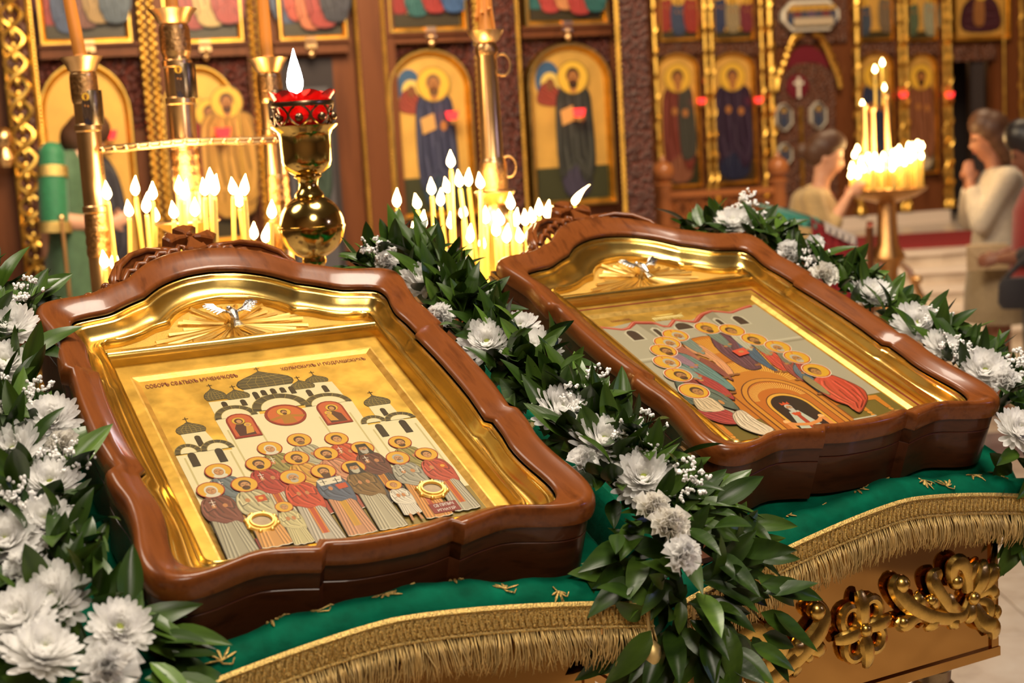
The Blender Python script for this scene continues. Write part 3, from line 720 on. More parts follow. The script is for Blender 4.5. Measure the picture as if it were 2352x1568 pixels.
    p.disc('b88048', (-1310, -1080), 40, 80, 12); p.disc('a06a38', (-1000, -2190), 130, 46, 14)
    p.halo((-1545, -609), 250, 'b83a28', 'd4a02c', 'e8d8b8'); p.head((-1500, -640), 250, B, None, skin='b07c46')
    return p.build('painted_scene', 'paint', parent, smooth=False)

# ------------------------------------------------------------------ the glazed icon cases
OUT = [[(0, .568), (.05, .560), (.10, .530), (.147, .474)],
       [(.147, .474), (.18, .455), (.22, .433), (.27, .426), (.294, .412), (.300, .38), (.293, .33), (.289, .29), (.294, .25), (.297, .205)],
       [(.288, .198), (.293, .13), (.294, .065), (.293, 0), (.286, -.066)],
       [(.296, -.074), (.294, -.11), (.288, -.15), (.291, -.2), (.299, -.25), (.299, -.285), (.288, -.312), (.262, -.325), (.225, -.322), (.17, -.307), (.13, -.312), (.094, -.322)],
       [(.084, -.310), (.045, -.319), (0, -.321)]]
INN = [[(0, .502), (.045, .494), (.09, .468), (.126, .430)],
       [(.126, .430), (.155, .412), (.19, .388), (.225, .380), (.248, .371), (.255, .345), (.249, .31), (.246, .28), (.250, .245), (.252, .205)],
       [(.245, .198), (.249, .13), (.250, .065), (.249, 0), (.243, -.066)],
       [(.252, -.074), (.25, -.11), (.245, -.15), (.247, -.19), (.254, -.235), (.254, -.262), (.246, -.280), (.228, -.290), (.2, -.288), (.165, -.276), (.125, -.279), (.09, -.288)],
       [(.082, -.277), (.045, -.285), (0, -.287)]]
GLD = [[(0, .436), (.04, .428), (.075, .405), (.102, .368)],
       [(.102, .368), (.125, .360), (.15, .342), (.18, .330), (.205, .327), (.214, .318), (.214, .30), (.213, .28), (.212, .25), (.212, .205)],
       [(.212, .198), (.212, .13), (.212, .065), (.212, 0), (.212, -.066)],
       [(.212, -.074), (.212, -.11), (.212, -.15), (.212, -.19), (.212, -.225), (.212, -.24), (.208, -.249), (.198, -.254), (.18, -.255), (.165, -.255), (.125, -.255), (.09, -.255)],
       [(.085, -.255), (.045, -.255), (0, -.255)]]
CNT = [10, 26, 8, 30, 6]
def outline(segs):
    half = []
    for s, n in zip(segs, CNT):
        c = [(q.x, q.y) for q in catmull(s, n)]
        half += c if not half or (Vector(half[-1]) - Vector(c[0])).length > 1e-6 else c[1:]
    return half + [(-x, y) for x, y in half[-2:0:-1]]
O_OUT, O_INN, O_GLD = outline(OUT)[::-1], outline(INN)[::-1], outline(GLD)[::-1]   # counter-clockwise
def between(A, B, s, z):
    return [(a[0] + (b_[0] - a[0]) * s, a[1] + (b_[1] - a[1]) * s, z) for a, b_ in zip(A, B)]
BASE = 0.065                                        # depth of the case under the icon surface

ICON_ROT = {}
def icon_case(name, loc, yaw, tilt, label, painter):
    U = Vector((math.cos(yaw), math.sin(yaw), 0)); Hh = Vector((-math.sin(yaw), math.cos(yaw), 0))
    V = Hh * math.cos(tilt) + Vector((0, 0, 1)) * math.sin(tilt); N = U.cross(V)
    R = axes(U, V, N)
    loc = Vector(loc)
    e = empty(name, loc - N * BASE, R, label, 'icon')
    Z = BASE
    # wooden case, open on top
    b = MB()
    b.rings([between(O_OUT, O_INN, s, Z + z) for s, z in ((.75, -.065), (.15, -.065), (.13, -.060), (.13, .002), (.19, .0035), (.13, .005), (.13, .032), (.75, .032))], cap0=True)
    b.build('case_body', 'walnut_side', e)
    # moulded lid frame
    b = MB()
    b.rings([between(O_OUT, O_INN, s, Z + z) for s, z in ((.2, .030), (.015, .030), (0, .034), (0, .044), (.03, .051), (.10, .057), (.20, .060), (.36, .0595), (.62, .054), (.88, .0485), (.97, .047), (1.0, .044), (1.0, .040), (.8, .038))])
    b.build('lid_frame', 'walnut', e, sharp=60)
    # gilded cover
    b = MB()
    prof = [(-.10, .036), (.0, .0365), (.05, .0375), (.08, .036), (.11, .032), (.14, .0325), (.18, .033), (.24, .030), (.34, .0235), (.46, .0185), (.58, .016), (.68, .0165), (.72, .0195), (.76, .021), (.80, .0195), (.83, .0195), (.87, .0245), (.92, .026), (.97, .0235), (1.0, .018), (1.0, .001)]
    b.rings([between(O_INN, O_GLD, s, Z + z) for s, z in prof])
    b.build('gilded_cover', 'riza_gold', e, sharp=70)
    g = [(q[0], q[1]) for q in O_GLD if q[1] >= .3175]
    g = sorted([q for q in g if q[0] >= 0], key=lambda q: -q[0]) + sorted([q for q in g if q[0] < 0], key=lambda q: -q[0])
    b = MB(); b.smooth = False
    b.prism([(.214, .283)] + g + [(-.214, .283)], Z + .0, Z + .0125)
    b.build('tympanum', 'stippled_gold', e)
    b = MB()
    pr = [(.2825, .0), (.2825, .014), (.284, .0205), (.288, .0245), (.293, .0255), (.298, .0235), (.3005, .018), (.303, .0165), (.306, .0185), (.309, .0185), (.312, .0155), (.313, .0125)]
    b.rings([[(x, v_, Z + z) for v_, z in pr] for x in (-.214, -.21, .21, .214)], closed=False)
    b.build('gilded_bar', 'riza_gold', e, sharp=50)
    # rays of the glory and the dove
    rnd = random.Random(3)
    ctr = (-.004, .352)
    spec = [(8, .125), (17, .085), (-3, .115), (-11, .10), (28, .075), (40, .085), (55, .062), (70, .072), (84, .060), (97, .074), (112, .066), (126, .084), (140, .074), (152, .070), (163, .085), (174, .078), (184, .105), (194, .135), (204, .13), (215, .10), (234, .066), (248, .058), (262, .052), (274, .052), (288, .052), (304, .060), (320, .072), (335, .086), (347, .120), (3, .095), (12, .105), (33, .062), (48, .070), (63, .060), (91, .068), (104, .058), (119, .070), (146, .060), (158, .078), (190, .115), (199, .12), (209, .105), (225, .07), (312, .062), (328, .075), (342, .10)]
    for k, (a, L) in enumerate(spec):
        a = math.radians(a); d = Vector((math.cos(a), math.sin(a), 0)); s = Vector((-d.y, d.x, 0))
        if d.y < -0.05: L = min(L, (.352 - .316) / -d.y + 0.012 if -d.y > .25 else L)
        w_ = .0026 + .0012 * rnd.random(); z0 = Z + .0128 + .0022 * (k % 3); h = .0026 + .0008 * (k % 2)
        P0 = Vector((ctr[0], ctr[1], 0))
        b = MB(); b.smooth = False
        vs = []
        for r_, q in ((.014, .5), (L, 1.15)):
            c = P0 + d * r_
            vs += [c + s * w_ * q + Vector((0, 0, z0)), c + Vector((0, 0, z0 + h)), c - s * w_ * q + Vector((0, 0, z0))]
        b.add(vs, [(0, 2, 5, 3), (0, 3, 4, 1), (1, 4, 5, 2), (0, 1, 2), (3, 5, 4)])
        b.build('ray', 'ray_gold', e)
    dv = MB(); c = (ctr[0], ctr[1], Z + .030)
    dv.tube([(c[0], c[1] + .016, c[2] + .004), (c[0], c[1] + .008, c[2] + .008), (c[0], c[1] - .004, c[2] + .008), (c[0] + .001, c[1] - .018, c[2] + .004)], [.0035, .006, .0075, .004], 8)
    dv.ball((c[0] - .001, c[1] + .020, c[2] + .006), .0048, 8, 6); dv.tube([(c[0] - .001, c[1] + .023, c[2] + .006), (c[0] - .002, c[1] + .030, c[2] + .004)], [.002, .0005], 5)
    dv.tube([(c[0], c[1] - .016, c[2] + .004), (c[0] + .001, c[1] - .034, c[2] + .001)], [.004, .009], 6, 0.25, up=(0, 0, 1))
    dv.tube([(c[0], c[1], c[2]), (c[0], c[1] , Z + .0125)], .004, 6)
    dove = dv.build('dove', 'silver', e)
    for s in (-1, 1):
        b = MB()
        for k in range(7):
            t = k / 6.0
            p0 = Vector((c[0] + s * (.005 + .012 * t), c[1] + .004 + .004 * t, c[2] + .007))
            p1 = Vector((c[0] + s * (.022 + .024 * (1 - abs(t - .75))), c[1] + .004 + .020 * t - .008 * (1 - t), c[2] + .010 + .006 * t))
            b.tube([p0, p0.lerp(p1, .5) + Vector((0, .003, .004)), p1], [.003, .0042, .0012], 5, 0.5)
        b.build('wing', 'silver', dove)
    # icon board with its sunk field
    rec = [(-.180, -.2365), (.180, -.2365), (.180, .2365), (-.180, .2365)]
    rim = [(-.1915, -.248), (.1915, -.248), (.1915, .248), (-.1915, .248)]
    edge = [(-.216, -.275), (.216, -.275), (.216, .288), (-.216, .288)]
    b = MB(); b.smooth = False
    b.rings([[(x, y, Z - .02) for x, y in edge], [(x, y, Z + .0045) for x, y in edge], [(x, y, Z + .0045) for x, y in rim]], cap0=True)
    b.add([(x, y, Z) for x, y in rec], [(0, 1, 2, 3)])
    board = b.build('icon_board', 'gold_leaf', e)
    b = MB(); b.smooth = False
    b.rings([[(x, y, Z + .0045) for x, y in rim], [(x * .985, y * .985, Z + .0045) for x, y in rim], [(x, y, Z) for x, y in rec]])
    b.build('bevelled_rim', 'gold_leaf_rim', board)
    painter(board, Z + .0002)
    # glass under the lid
    b = MB(); b.smooth = False
    b.rings([between(O_INN, O_GLD, -.3, Z + .0375)], closed=True, cap1=True)
    b.build('glass_pane', 'glass_pane', e)
    # crest: acanthus scrolls and a flared cross along the top edge
    def crest_pt(t, off, z=.02):
        i = t * (len(O_OUT) - 1); k = int(i) % len(O_OUT); a = Vector((*O_OUT[k], 0)); q = Vector((*O_OUT[(k + 1) % len(O_OUT)], 0)); n_ = Vector((*O_OUT[k - 1], 0))
        tg = (q - n_).normalized(); nn = Vector((-tg.y, tg.x, 0))
        if nn.y < 0: nn = -nn
        c = a.lerp(q, i - int(i)) + nn * off
        return (c.x, c.y, Z + z)
    for s in (-1, 1):
        b = MB()
        S = lambda u, v, z=.012: (s * u, v + .010 + .012 * (1 - u / .2), Z + z + .014)
        b.tube([S(.208, .452), S(.185, .472), S(.165, .490), S(.150, .500)], [.004, .008, .007, .004], 7, 1.3)
        b.ball(S(.205, .458, .016), .010, 8, 6); b.ball(S(.172, .484, .018), .009, 8, 6)
        b.tube([S(.158, .486), S(.150, .520), S(.132, .556), S(.104, .584), S(.070, .600), S(.045, .604), S(.022, .596)], [.006, .011, .014, .014, .012, .009, .007], 8, 1.2)
        b.tube([S(.150, .500, .020), S(.138, .536, .028), S(.114, .566, .031), S(.082, .586, .029), S(.05, .592, .022)], [.003, .005, .0055, .005, .003], 6)
        for q in range(5):
            t = q / 4.0; x = .138 - .085 * t; y = .520 + .060 * math.sin(t * 1.5)
            b.tube([S(x, y - .01, .012), S(x - .012, y + .006, .022), S(x - .024, y + .003, .024), S(x - .028, y - .008, .018)], [.006, .0065, .005, .003], 6)
        b.tube([S(.030, .590, .010), S(.020, .604, .02), S(.012, .598, .02), S(.014, .588, .016)], [.006, .006, .005, .003], 6)
        b.build('carved_scroll', 'walnut', e, sharp=85)
    b = MB(); cc = (.006, .654); Z += .012
    for a in (0, 90, 180, 270):
        ca, sa = math.cos(math.radians(a)), math.sin(math.radians(a))
        L = .040 if a != 270 else .052
        arm = [(.005, -.005), (.018, -.007), (L - .008, -.017), (L - .004, -.021), (L, -.016), (L + .003, -.008), (L + .008, 0), (L + .003, .008), (L, .016), (L - .004, .021), (L - .008, .017), (.018, .007), (.005, .005)]
        b.prism([(cc[0] + x * ca - y * sa, cc[1] + x * sa + y * ca) for x, y in arm], Z + .006, Z + .030, .003)
    b.box((cc[0] - .007, cc[1] - .007, Z + .006), (cc[0] + .007, cc[1] + .007, Z + .030)); b.ball((cc[0], cc[1], Z + .030), .006, 8, 6)
    b.prism([(-.020, .552), (.020, .552), (.009, .600), (-.009, .600)], Z + .006, Z + .026)
    b.build('carved_cross', 'walnut', e, smooth=False); Z -= .012
    for v_ in (.40, -.255):
        b = MB(); b.smooth = False
        b.box((-.300, v_ - .02, Z + .002), (-.291, v_ + .02, Z + .03)); b.tube([(-.301, v_ - .02, Z + .018), (-.301, v_ + .02, Z + .018)], .003, 6)
        b.build('hinge', 'dark_metal', e)
    return e, board, Z, R, loc

Y1, T1 = 0.45837583, 0.37178758
Y2, T2 = 0.4768359, 0.3522171
P1 = Vector((-0.29732505, 1.96830021, EYE - 0.41368625))
P2 = Vector((0.41049774, 2.47083493, EYE - 0.42092111))
k1, board1, Z1, R1, _ = icon_case('framed_icon', P1, Y1, T1, 'glazed wooden icon case painted with a crowd of haloed figures before white domed churches', paint_assembly)
k2, board2, Z2, R2, _ = icon_case('framed_icon', P2, Y2, T2, 'glazed wooden icon case painted with robed figures seated in half circle around dark arch', paint_council)
# red border line and lettering
text_mesh('СОБОРЪ СВѦТЫХЪ МУЧЕНИКОВЪ', (-.1745, .2135, -.0355, .2245), Z1 + .0008, 'inscription', 'letter_red', board1)
text_mesh('ХОЛМСКИХЪ И ПОДЛАШСКИХЪ', (.0330, .2140, .1720, .2250), Z1 + .0008, 'inscription', 'letter_red', board1)
b = MB(); b.smooth = False
for k in (0, 1):
    q0 = [(-.206, -.268), (.206, -.268), (.206, .270), (-.206, .270)]; q1 = [(-.2015, -.264), (.2015, -.264), (.2015, .266), (-.2015, .266)]
b.rings([[(x, y, Z2 + .0049) for x, y in q0], [(x, y, Z2 + .0049) for x, y in q1]])
b.build('red_border', 'plaque_red', board2)
text_mesh('СОШЕСТВІЕ', (-.150, .2155, -.108, .2215), Z2 + .0009, 'inscription', 'letter_red', board2)
text_mesh('СВѦТАГѠ ДꙊХА', (.060, .2155, .118, .2215), Z2 + .0009, 'inscription', 'letter_red', board2)
for (ux, vy), l1, l2 in (((-.1175, -.1651), 'СВ СЩМЧ', 'ВАСИЛІЙ'), ((.1235, -.1595), 'СВ ПРПМЧ', 'ИГНАТІЙ')):
    b = MB()
    def circ(r_, z, n=32): return [(ux + r_ * math.cos(2 * PI * k / n), vy + r_ * math.sin(2 * PI * k / n), Z1 + z) for k in range(n)]
    b.rings([circ(.0205, .0), circ(.0215, .004), circ(.0195, .0065), circ(.0165, .0062), circ(.0155, .0085), circ(.0135, .0085), circ(.0128, .005)])
    for k in range(8):
        a = PI / 8 + k * PI / 4; b.ball((ux + .0205 * math.cos(a), vy + .0205 * math.sin(a), Z1 + .004), .0035, 8, 5)
    rr = b.build('relic_ring', 'ray_gold', board1)
    b = MB(); b.smooth = False; b.add(circ(.0133, .0045), [tuple(range(32))]); b.build('relic_glass', 'beige_bag', rr)
    b = MB(); b.smooth = False; b.box((ux - .0192, vy - .0535, Z1 + .0003), (ux + .0200, vy - .0310, Z1 + .0035))
    pl = b.build('name_plaque', 'plaque_red', board1)
    text_mesh(l1, (ux - .0135, vy - .0405, ux + .0150, vy - .0335), Z1 + .0038, 'lettering', 'letter_white', pl)
    text_mesh(l2, (ux - .0125, vy - .0505, ux + .0140, vy - .0435), Z1 + .0038, 'lettering', 'letter_white', pl)
# ------------------------------------------------------------------ lecterns with velvet covers
def on_plane(pos, yaw, h, px, py):
    "u (along the front) and height where the sight line meets the upright plane h in front of pos"
    Hh = Vector((-math.sin(yaw), math.cos(yaw), 0)); Uh = Vector((math.cos(yaw), math.sin(yaw), 0))
    r = ray(px, py); base = Vector((pos.x, pos.y, 0))
    k = (Hh.dot(base) + h) / Hh.dot(r)
    q = r * k
    return (q - base).dot(Uh), q.z + EYE

def curl(b, pts, r0, r1=None, y=0.0, flat=0.8, bulge=0.0, n=8):
    "tapered acanthus stem in the front plane, bulging towards the viewer (-y)"
    P = catmull(pts, max(10, 4 * len(pts)))
    m_ = len(P) - 1; r1 = r0 * 0.55 if r1 is None else r1
    rad = [r0 + (r1 - r0) * (i / m_) + bulge * math.sin(PI * i / m_) for i in range(m_ + 1)]
    b.tube([(q.x, y - 0.012 - 0.006 * math.sin(PI * i / m_), q.y) for i, q in enumerate(P)], rad, n, flat, up=(0, -1, 0))

FRONT = -0.316
def lectern(pos, yaw, tilt, name, label, cover_label, u0, zpk, sag, ornament_px):
    R = Matrix.Rotation(yaw, 3, 'Z')
    e = empty(name, (pos.x, pos.y, 0), R, label, 'lectern')
    ca, ta = math.cos(tilt), math.tan(tilt)
    top = lambda h: pos.z - 0.076 / ca + ta * h
    xl, xr, back, zb_, zt = -0.345, 0.265, 0.34, 0.815, top(FRONT) - 0.02
    def panel(nm, poly, ax, d0, d1, m_='brass_panel'):
        b = MB(); b.smooth = False
        if ax == 'y': vs = [(x, d0, z) for x, z in poly] + [(x, d1, z) for x, z in poly]
        else: vs = [(d0, y, z) for y, z in poly] + [(d1, y, z) for y, z in poly]
        n = len(poly); b.add(vs, [tuple(range(n)), tuple(range(2 * n - 1, n - 1, -1))] + [(i, i + n, (i + 1) % n + n, (i + 1) % n) for i in range(n)])
        return b.build(nm, m_, e)
    panel('front_panel', [(xl, zb_), (xr, zb_), (xr, zt), (xl, zt)], 'y', FRONT, FRONT + 0.012)
    panel('back_panel', [(xl, zb_), (xr, zb_), (xr, top(back) - 0.02), (xl, top(back) - 0.02)], 'y', back, back - 0.012)
    for x0, x1 in ((xl, xl + 0.012), (xr, xr - 0.012)):
        panel('side_panel', [(FRONT + 0.012, zb_), (back - 0.012, zb_), (back - 0.012, top(back) - 0.02), (FRONT + 0.012, zt)], 'x', x0, x1)
    b = MB(); b.smooth = False                                       # sloping desk board
    b.add([(x, y, top(y) - d) for d in (0.012, 0.02) for x, y in ((xl - .01, FRONT - .005), (xr + .01, FRONT - .005), (xr + .01, back + .01), (xl - .01, back + .01))],
          [(0, 1, 2, 3), (7, 6, 5, 4), (0, 4, 5, 1), (1, 5, 6, 2), (2, 6, 7, 3), (3, 7, 4, 0)])
    b.build('desk_board', 'oak_iconostasis', e)
    b = MB(); b.smooth = False
    b.box((xl - .004, FRONT - .006, zb_ - .012), (xr + .004, back + .004, zb_ + .004)); b.build('bottom_moulding', 'brass_panel', e)
    for x in (xl + 0.006, xr - 0.006):
        b = MB(); b.smooth = False; b.box((x - .008, FRONT - .004, zb_), (x + .008, FRONT + .012, zt)); b.build('corner_strip', 'brass_panel', e)
    for x in (xl + .075, xr - .075):
        for y in (FRONT + .07, back - .07):
            b = MB()
            b.lathe([(.045, 0.803), (.047, .79), (.030, .775), (.028, .755), (.046, .735), (.050, .715), (.042, .69), (.024, .67), (.021, .50), (.026, .40), (.021, .30), (.021, .14), (.040, .11), (.045, .08), (.032, .05), (.045, .03), (.048, 0.0)], 20, (x, y, 0))
            b.build('turned_leg', 'dark_metal', e)
    # applied scrolls
    f = lambda pts: [on_plane(pos, yaw, FRONT, 1600 + x * 0.3197, 1240 + y * 0.3197) for x, y in pts] if ornament_px else [on_plane(pos2_, Y2, FRONT, 1600 + x * 0.3197, 1240 + y * 0.3197) for x, y in pts]
    yq = FRONT + 0.004
    def ball_at(b, p, r_):
        q = f([p])[0]; b.ball((q[0], yq - .016, q[1]), r_, 10, 7)
    b = MB()
    for pts, r0, r1, bl in [([(1945, 400), (1880, 520), (1750, 545), (1600, 515), (1490, 455), (1425, 390), (1390, 320), (1420, 275)], .010, .013, .004),
                            ([(1925, 350), (1900, 230), (1850, 150), (1800, 170), (1800, 250), (1830, 300)], .013, .010, .004),
                            ([(1880, 520), (1790, 480), (1720, 400), (1665, 310), (1660, 250), (1710, 235)], .010, .012, .003),
                            ([(1860, 500), (1790, 450), (1765, 390)], .008, .011, .002), ([(1640, 480), (1560, 430), (1540, 400)], .007, .012, .002), ([(1700, 470), (1660, 430), (1650, 400)], .007, .011, .002),
                            ([(1950, 390), (2000, 260), (2040, 130)], .008, .004, .011), ([(1955, 390), (2060, 250), (2110, 180)], .007, .012, .006), ([(1965, 395), (2050, 335), (2090, 370), (2070, 400)], .008, .008, .005),
                            ([(1970, 420), (2040, 430), (2060, 490), (2040, 545), (2000, 530)], .008, .007, .004), ([(2060, 500), (2110, 490), (2110, 560)], .007, .005, .004), ([(1960, 440), (2010, 560), (2080, 600), (2105, 680)], .009, .010, .008),
                            ([(1935, 430), (1925, 520), (1900, 580)], .007, .004, .006), ([(1640, 520), (1520, 540), (1445, 590), (1420, 560)], .009, .012, .003), ([(1720, 545), (1650, 580), (1610, 630)], .008, .005, .006), ([(1830, 545), (1800, 580), (1780, 620)], .008, .004, .007),
                            ([(1900, 330), (1930, 210), (1990, 140)], .006, .003, .007)]:
        curl(b, f(pts), r0, r1, yq, .7, bl)
    for p, r_ in (((1945, 400), .013), ((1425, 300), .016), ((1820, 285), .014), ((1640, 415), .010), ((2100, 195), .010), ((1440, 575), .012)): ball_at(b, p, r_)
    b.build('carved_scroll', 'carved_gold', e)
    b = MB()
    for pts, r0, r1, bl in [([(245, 970), (330, 1010), (450, 985), (600, 880), (740, 745), (840, 620), (870, 520), (820, 450)], .011, .013, .006),
                            ([(235, 920), (240, 760), (290, 650), (370, 620), (420, 690), (390, 770), (340, 760)], .014, .012, .004),
                            ([(440, 985), (480, 900), (470, 820), (430, 800)], .009, .012, .003), ([(500, 940), (560, 800), (540, 690), (490, 640), (450, 680)], .010, .012, .006), ([(540, 920), (610, 790), (620, 730)], .007, .011, .003),
                            ([(590, 880), (680, 760), (690, 680)], .008, .005, .011), ([(740, 760), (820, 760), (860, 800)], .008, .010, .006), ([(600, 920), (650, 900), (660, 950)], .009, .010, .006), ([(700, 800), (760, 820), (780, 860)], .006, .004, .005),
                            ([(240, 960), (190, 800), (130, 690)], .008, .006, .010), ([(230, 965), (140, 850), (60, 790)], .008, .006, .010), ([(225, 970), (120, 930), (60, 940)], .008, .006, .009), ([(230, 980), (130, 1000), (70, 1060)], .008, .006, .009), ([(250, 990), (280, 1060), (360, 1100)], .009, .006, .008)]:
        curl(b, f(pts), r0, r1, yq, .7, bl)
    for p, r_ in (((245, 970), .014), ((365, 760), .015), ((820, 490), .016), ((430, 640), .010)): ball_at(b, p, r_)
    b.build('carved_scroll', 'carved_gold', e)
    b = MB(); c = f([(1165, 625)])[0]
    for k in range(4):
        a = PI / 4 + k * PI / 2 + 0.12
        t = [(c[0] + .030 * math.cos(a) + .018 * math.cos(s_), c[1] + .030 * math.sin(a) * 1.1 + .020 * math.sin(s_)) for s_ in [2 * PI * i / 16 for i in range(16)]]
        b.tube([(x, yq - .012, z) for x, z in t], .009, 8, 0.9, up=(0, -1, 0), closed=True)
        a = k * PI / 2 + 0.12
        curl(b, [(c[0], c[1]), (c[0] + .03 * math.cos(a), c[1] + .034 * math.sin(a)), (c[0] + .056 * math.cos(a), c[1] + .064 * math.sin(a))], .007, .008, yq, .7, .006)
    b.ball((c[0], yq - .018, c[1]), .012, 10, 7); b.build('rosette', 'carved_gold', e)
    b = MB(); xs = xl - .002                                          # ornament on the left side panel
    for ang in range(0, 360, 45):
        a = math.radians(ang); P = [(xs - .010, FRONT + .11 + r_ * math.cos(a + r_ * 6), .92 + r_ * math.sin(a + r_ * 6)) for r_ in (0.0, .02, .04, .06, .075)]
        b.tube(P, [.006, .010, .013, .010, .006], 7, 0.9)
    b.ball((xs - .012, FRONT + .11, .92), .014, 8, 6); b.build('carved_scroll', 'carved_gold', e)

    # velvet cover: a thing of its own, lying on the lectern
    cv = empty('velvet_cover', (pos.x, pos.y, 0), R, cover_label, 'cloth')
    zb = lambda u: zpk - sag * (min(abs(u - u0), .45) / .30) ** 1.45
    def sect(u):
        z = zb(u); wv = .003 * math.sin(u * 31 + u0 * 9) + .002 * math.sin(u * 77)
        return [(back + .05, top(back) - .16), (back + .055, top(back) - .03), (back + .03, top(back + .03) + .002), (.10, top(.10)), (-.12, top(-.12)), (-.22, top(-.22) + .001), (-.262, max(top(-.262) + .002, z - .012)), (-.287, z + .012), (-.305, z + .024 + wv), (-.324, z + .020 + wv), (-.338 - wv, z + .004), (-.341 - wv, z - .020), (-.340, z - .036)]
    us = [-.385 + .73 * k / 48 for k in range(49)]
    b = MB(); b.rings([[(u, h, z) for h, z in sect(u)] for u in us], closed=False)
    for u_, s_ in ((us[0], -1), (us[-1], 1)):                        # short side drops
        sc_ = sect(u_); b.rings([[(u_, h, z) for h, z in sc_], [(u_ + s_ * .012, h, z - .012) for h, z in sc_], [(u_ + s_ * .016, h, z - .09) for h, z in sc_]], closed=False)
    o = b.build('velvet_sheet', 'velvet_green', cv, sharp=0)
    def surf(u, s_, lift=.0015):
        q = sect(u); i = min(int(s_), len(q) - 2); t = s_ - i
        h0 = q[i]; h1 = q[i + 1]; d = Vector((0, h1[0] - h0[0], h1[1] - h0[1])).normalized(); n_ = Vector((0, d.z, -d.y))
        if n_.z < 0 and n_.y > 0: n_ = -n_
        p_ = Vector((u, h0[0] + (h1[0] - h0[0]) * t, h0[1] + (h1[1] - h0[1]) * t))
        if n_.y > 0.2: n_ = -n_
        return p_ + n_ * lift
    rnd = random.Random(int(pos.x * 100))
    for k in range(11):                                              # embroidered sprigs
        b = MB()
        uc = -.34 + .062 * k + rnd.uniform(-.018, .018); sc0 = rnd.choice((7.6, 8.1, 8.9, 9.4))
        for j in range(5):
            a = PI * (j + .5) / 5 + rnd.uniform(-.2, .2); L = rnd.uniform(.010, .026)
            pts = [surf(uc + L * t * math.cos(a), sc0 + .75 * t * math.sin(a) * L / .016 * (1 if k % 2 else -1) + .1) for t in (0, .35, .7, 1.0)]
            b.tube(pts, [.0006, .0016, .0022, .0007], 5, .6)
        b.tube([surf(uc - .006, sc0 - .2), surf(uc, sc0 + .3), surf(uc + .01, sc0 + .5), surf(uc + .014, sc0 + .2)], .0011, 5)
        b.build('embroidered_sprig', 'braid_gold', cv)
    yb = -.344
    b = MB()
    fine = [-.385 + .73 * k / 240 for k in range(241)]
    b.rings([[(u, yb, zb(u) + .001) for u in us], [(u, yb - .003, zb(u) - .002) for u in us], [(u, yb - .003, zb(u) - .033) for u in us], [(u, yb, zb(u) - .036) for u in us]], closed=False)
    for dz, r_ in ((-.003, .0022), (-.033, .0022), (-.018, .0016)):
        b.tube([(u, yb - .0035 - .0006 * (k % 2), zb(u) + dz) for k, u in enumerate(fine)], r_, 5)
    b.tube([(u, yb - .0045, zb(u) - .018 + .011 * math.sin(k * 1.05)) for k, u in enumerate([-.385 + .73 * k / 480 for k in range(481)])], .0021, 5)
    for k in range(62):
        u = -.38 + .72 * k / 61; b.ball((u, yb - .004, zb(u) - .011 - .014 * (k % 2)), .0036, 6, 4)
    b.build('gold_braid', 'braid_gold', cv)
    b = MB(); rn = random.Random(5)
    for k in range(760):
        u = -.384 + .728 * k / 759 + rn.uniform(-.001, .001); L = rn.uniform(.040, .056); z = zb(u) - .034
        dx = rn.gauss(0, .006) + .006 * math.sin(u * 40); y_ = yb - .002 + rn.uniform(-.003, .003)
        bow_ = .010 + rn.random() * .008
        b.tube([(u, y_, z), (u + dx * .3, y_ - bow_ * .5, z - L * .35), (u + dx * .7, y_ - bow_ * .6, z - L * .7), (u + dx * 1.2, y_ - bow_ * .35 + rn.uniform(-.004, .004), z - L)], [.0010, .0011, .0010, .0006], 3)
    fr = b.build('fringe', 'fringe_gold', cv, sharp=0); fr['kind'] = 'stuff'
    for x in (-.372, .335):
        b = MB(); z = zb(x) - .05
        b.tube([(x, yb - .004, z + .04), (x, yb - .008, z - .02)], .003, 6)
        b.lathe([(.004, 0.0), (.012, -.008), (.016, -.020), (.013, -.032), (.009, -.040), (.012, -.046)][::-1], 12, (x, yb - .012, z))
        b.lathe([(.028, -.20), (.026, -.19), (.020, -.12), (.014, -.06), (.010, -.044)], 22, (x, yb - .012, z))
        for k in range(26):
            a = 2 * PI * k / 26; b.tube([(x + .011 * math.cos(a), yb - .012 + .011 * math.sin(a), z - .05), (x + .020 * math.cos(a), yb - .012 + .020 * math.sin(a), z - .12), (x + .030 * math.cos(a), yb - .012 + .030 * math.sin(a), z - .205)], .0013, 4)
        b.build('tassel', 'fringe_gold', cv)
    return e

pos2_ = P2
lectern(P1, Y1, T1, 'brass_lectern', 'polished brass lectern under the icon case of white domed churches', 'green velvet cover with gold fringe under the churches icon', -.02, 1.155, .040, False)
lectern(P2, Y2, T2, 'brass_lectern', 'polished brass lectern under the icon case of seated robed figures', 'green velvet cover with gold fringe under the seated figures icon', .045, 1.119, .046, True)
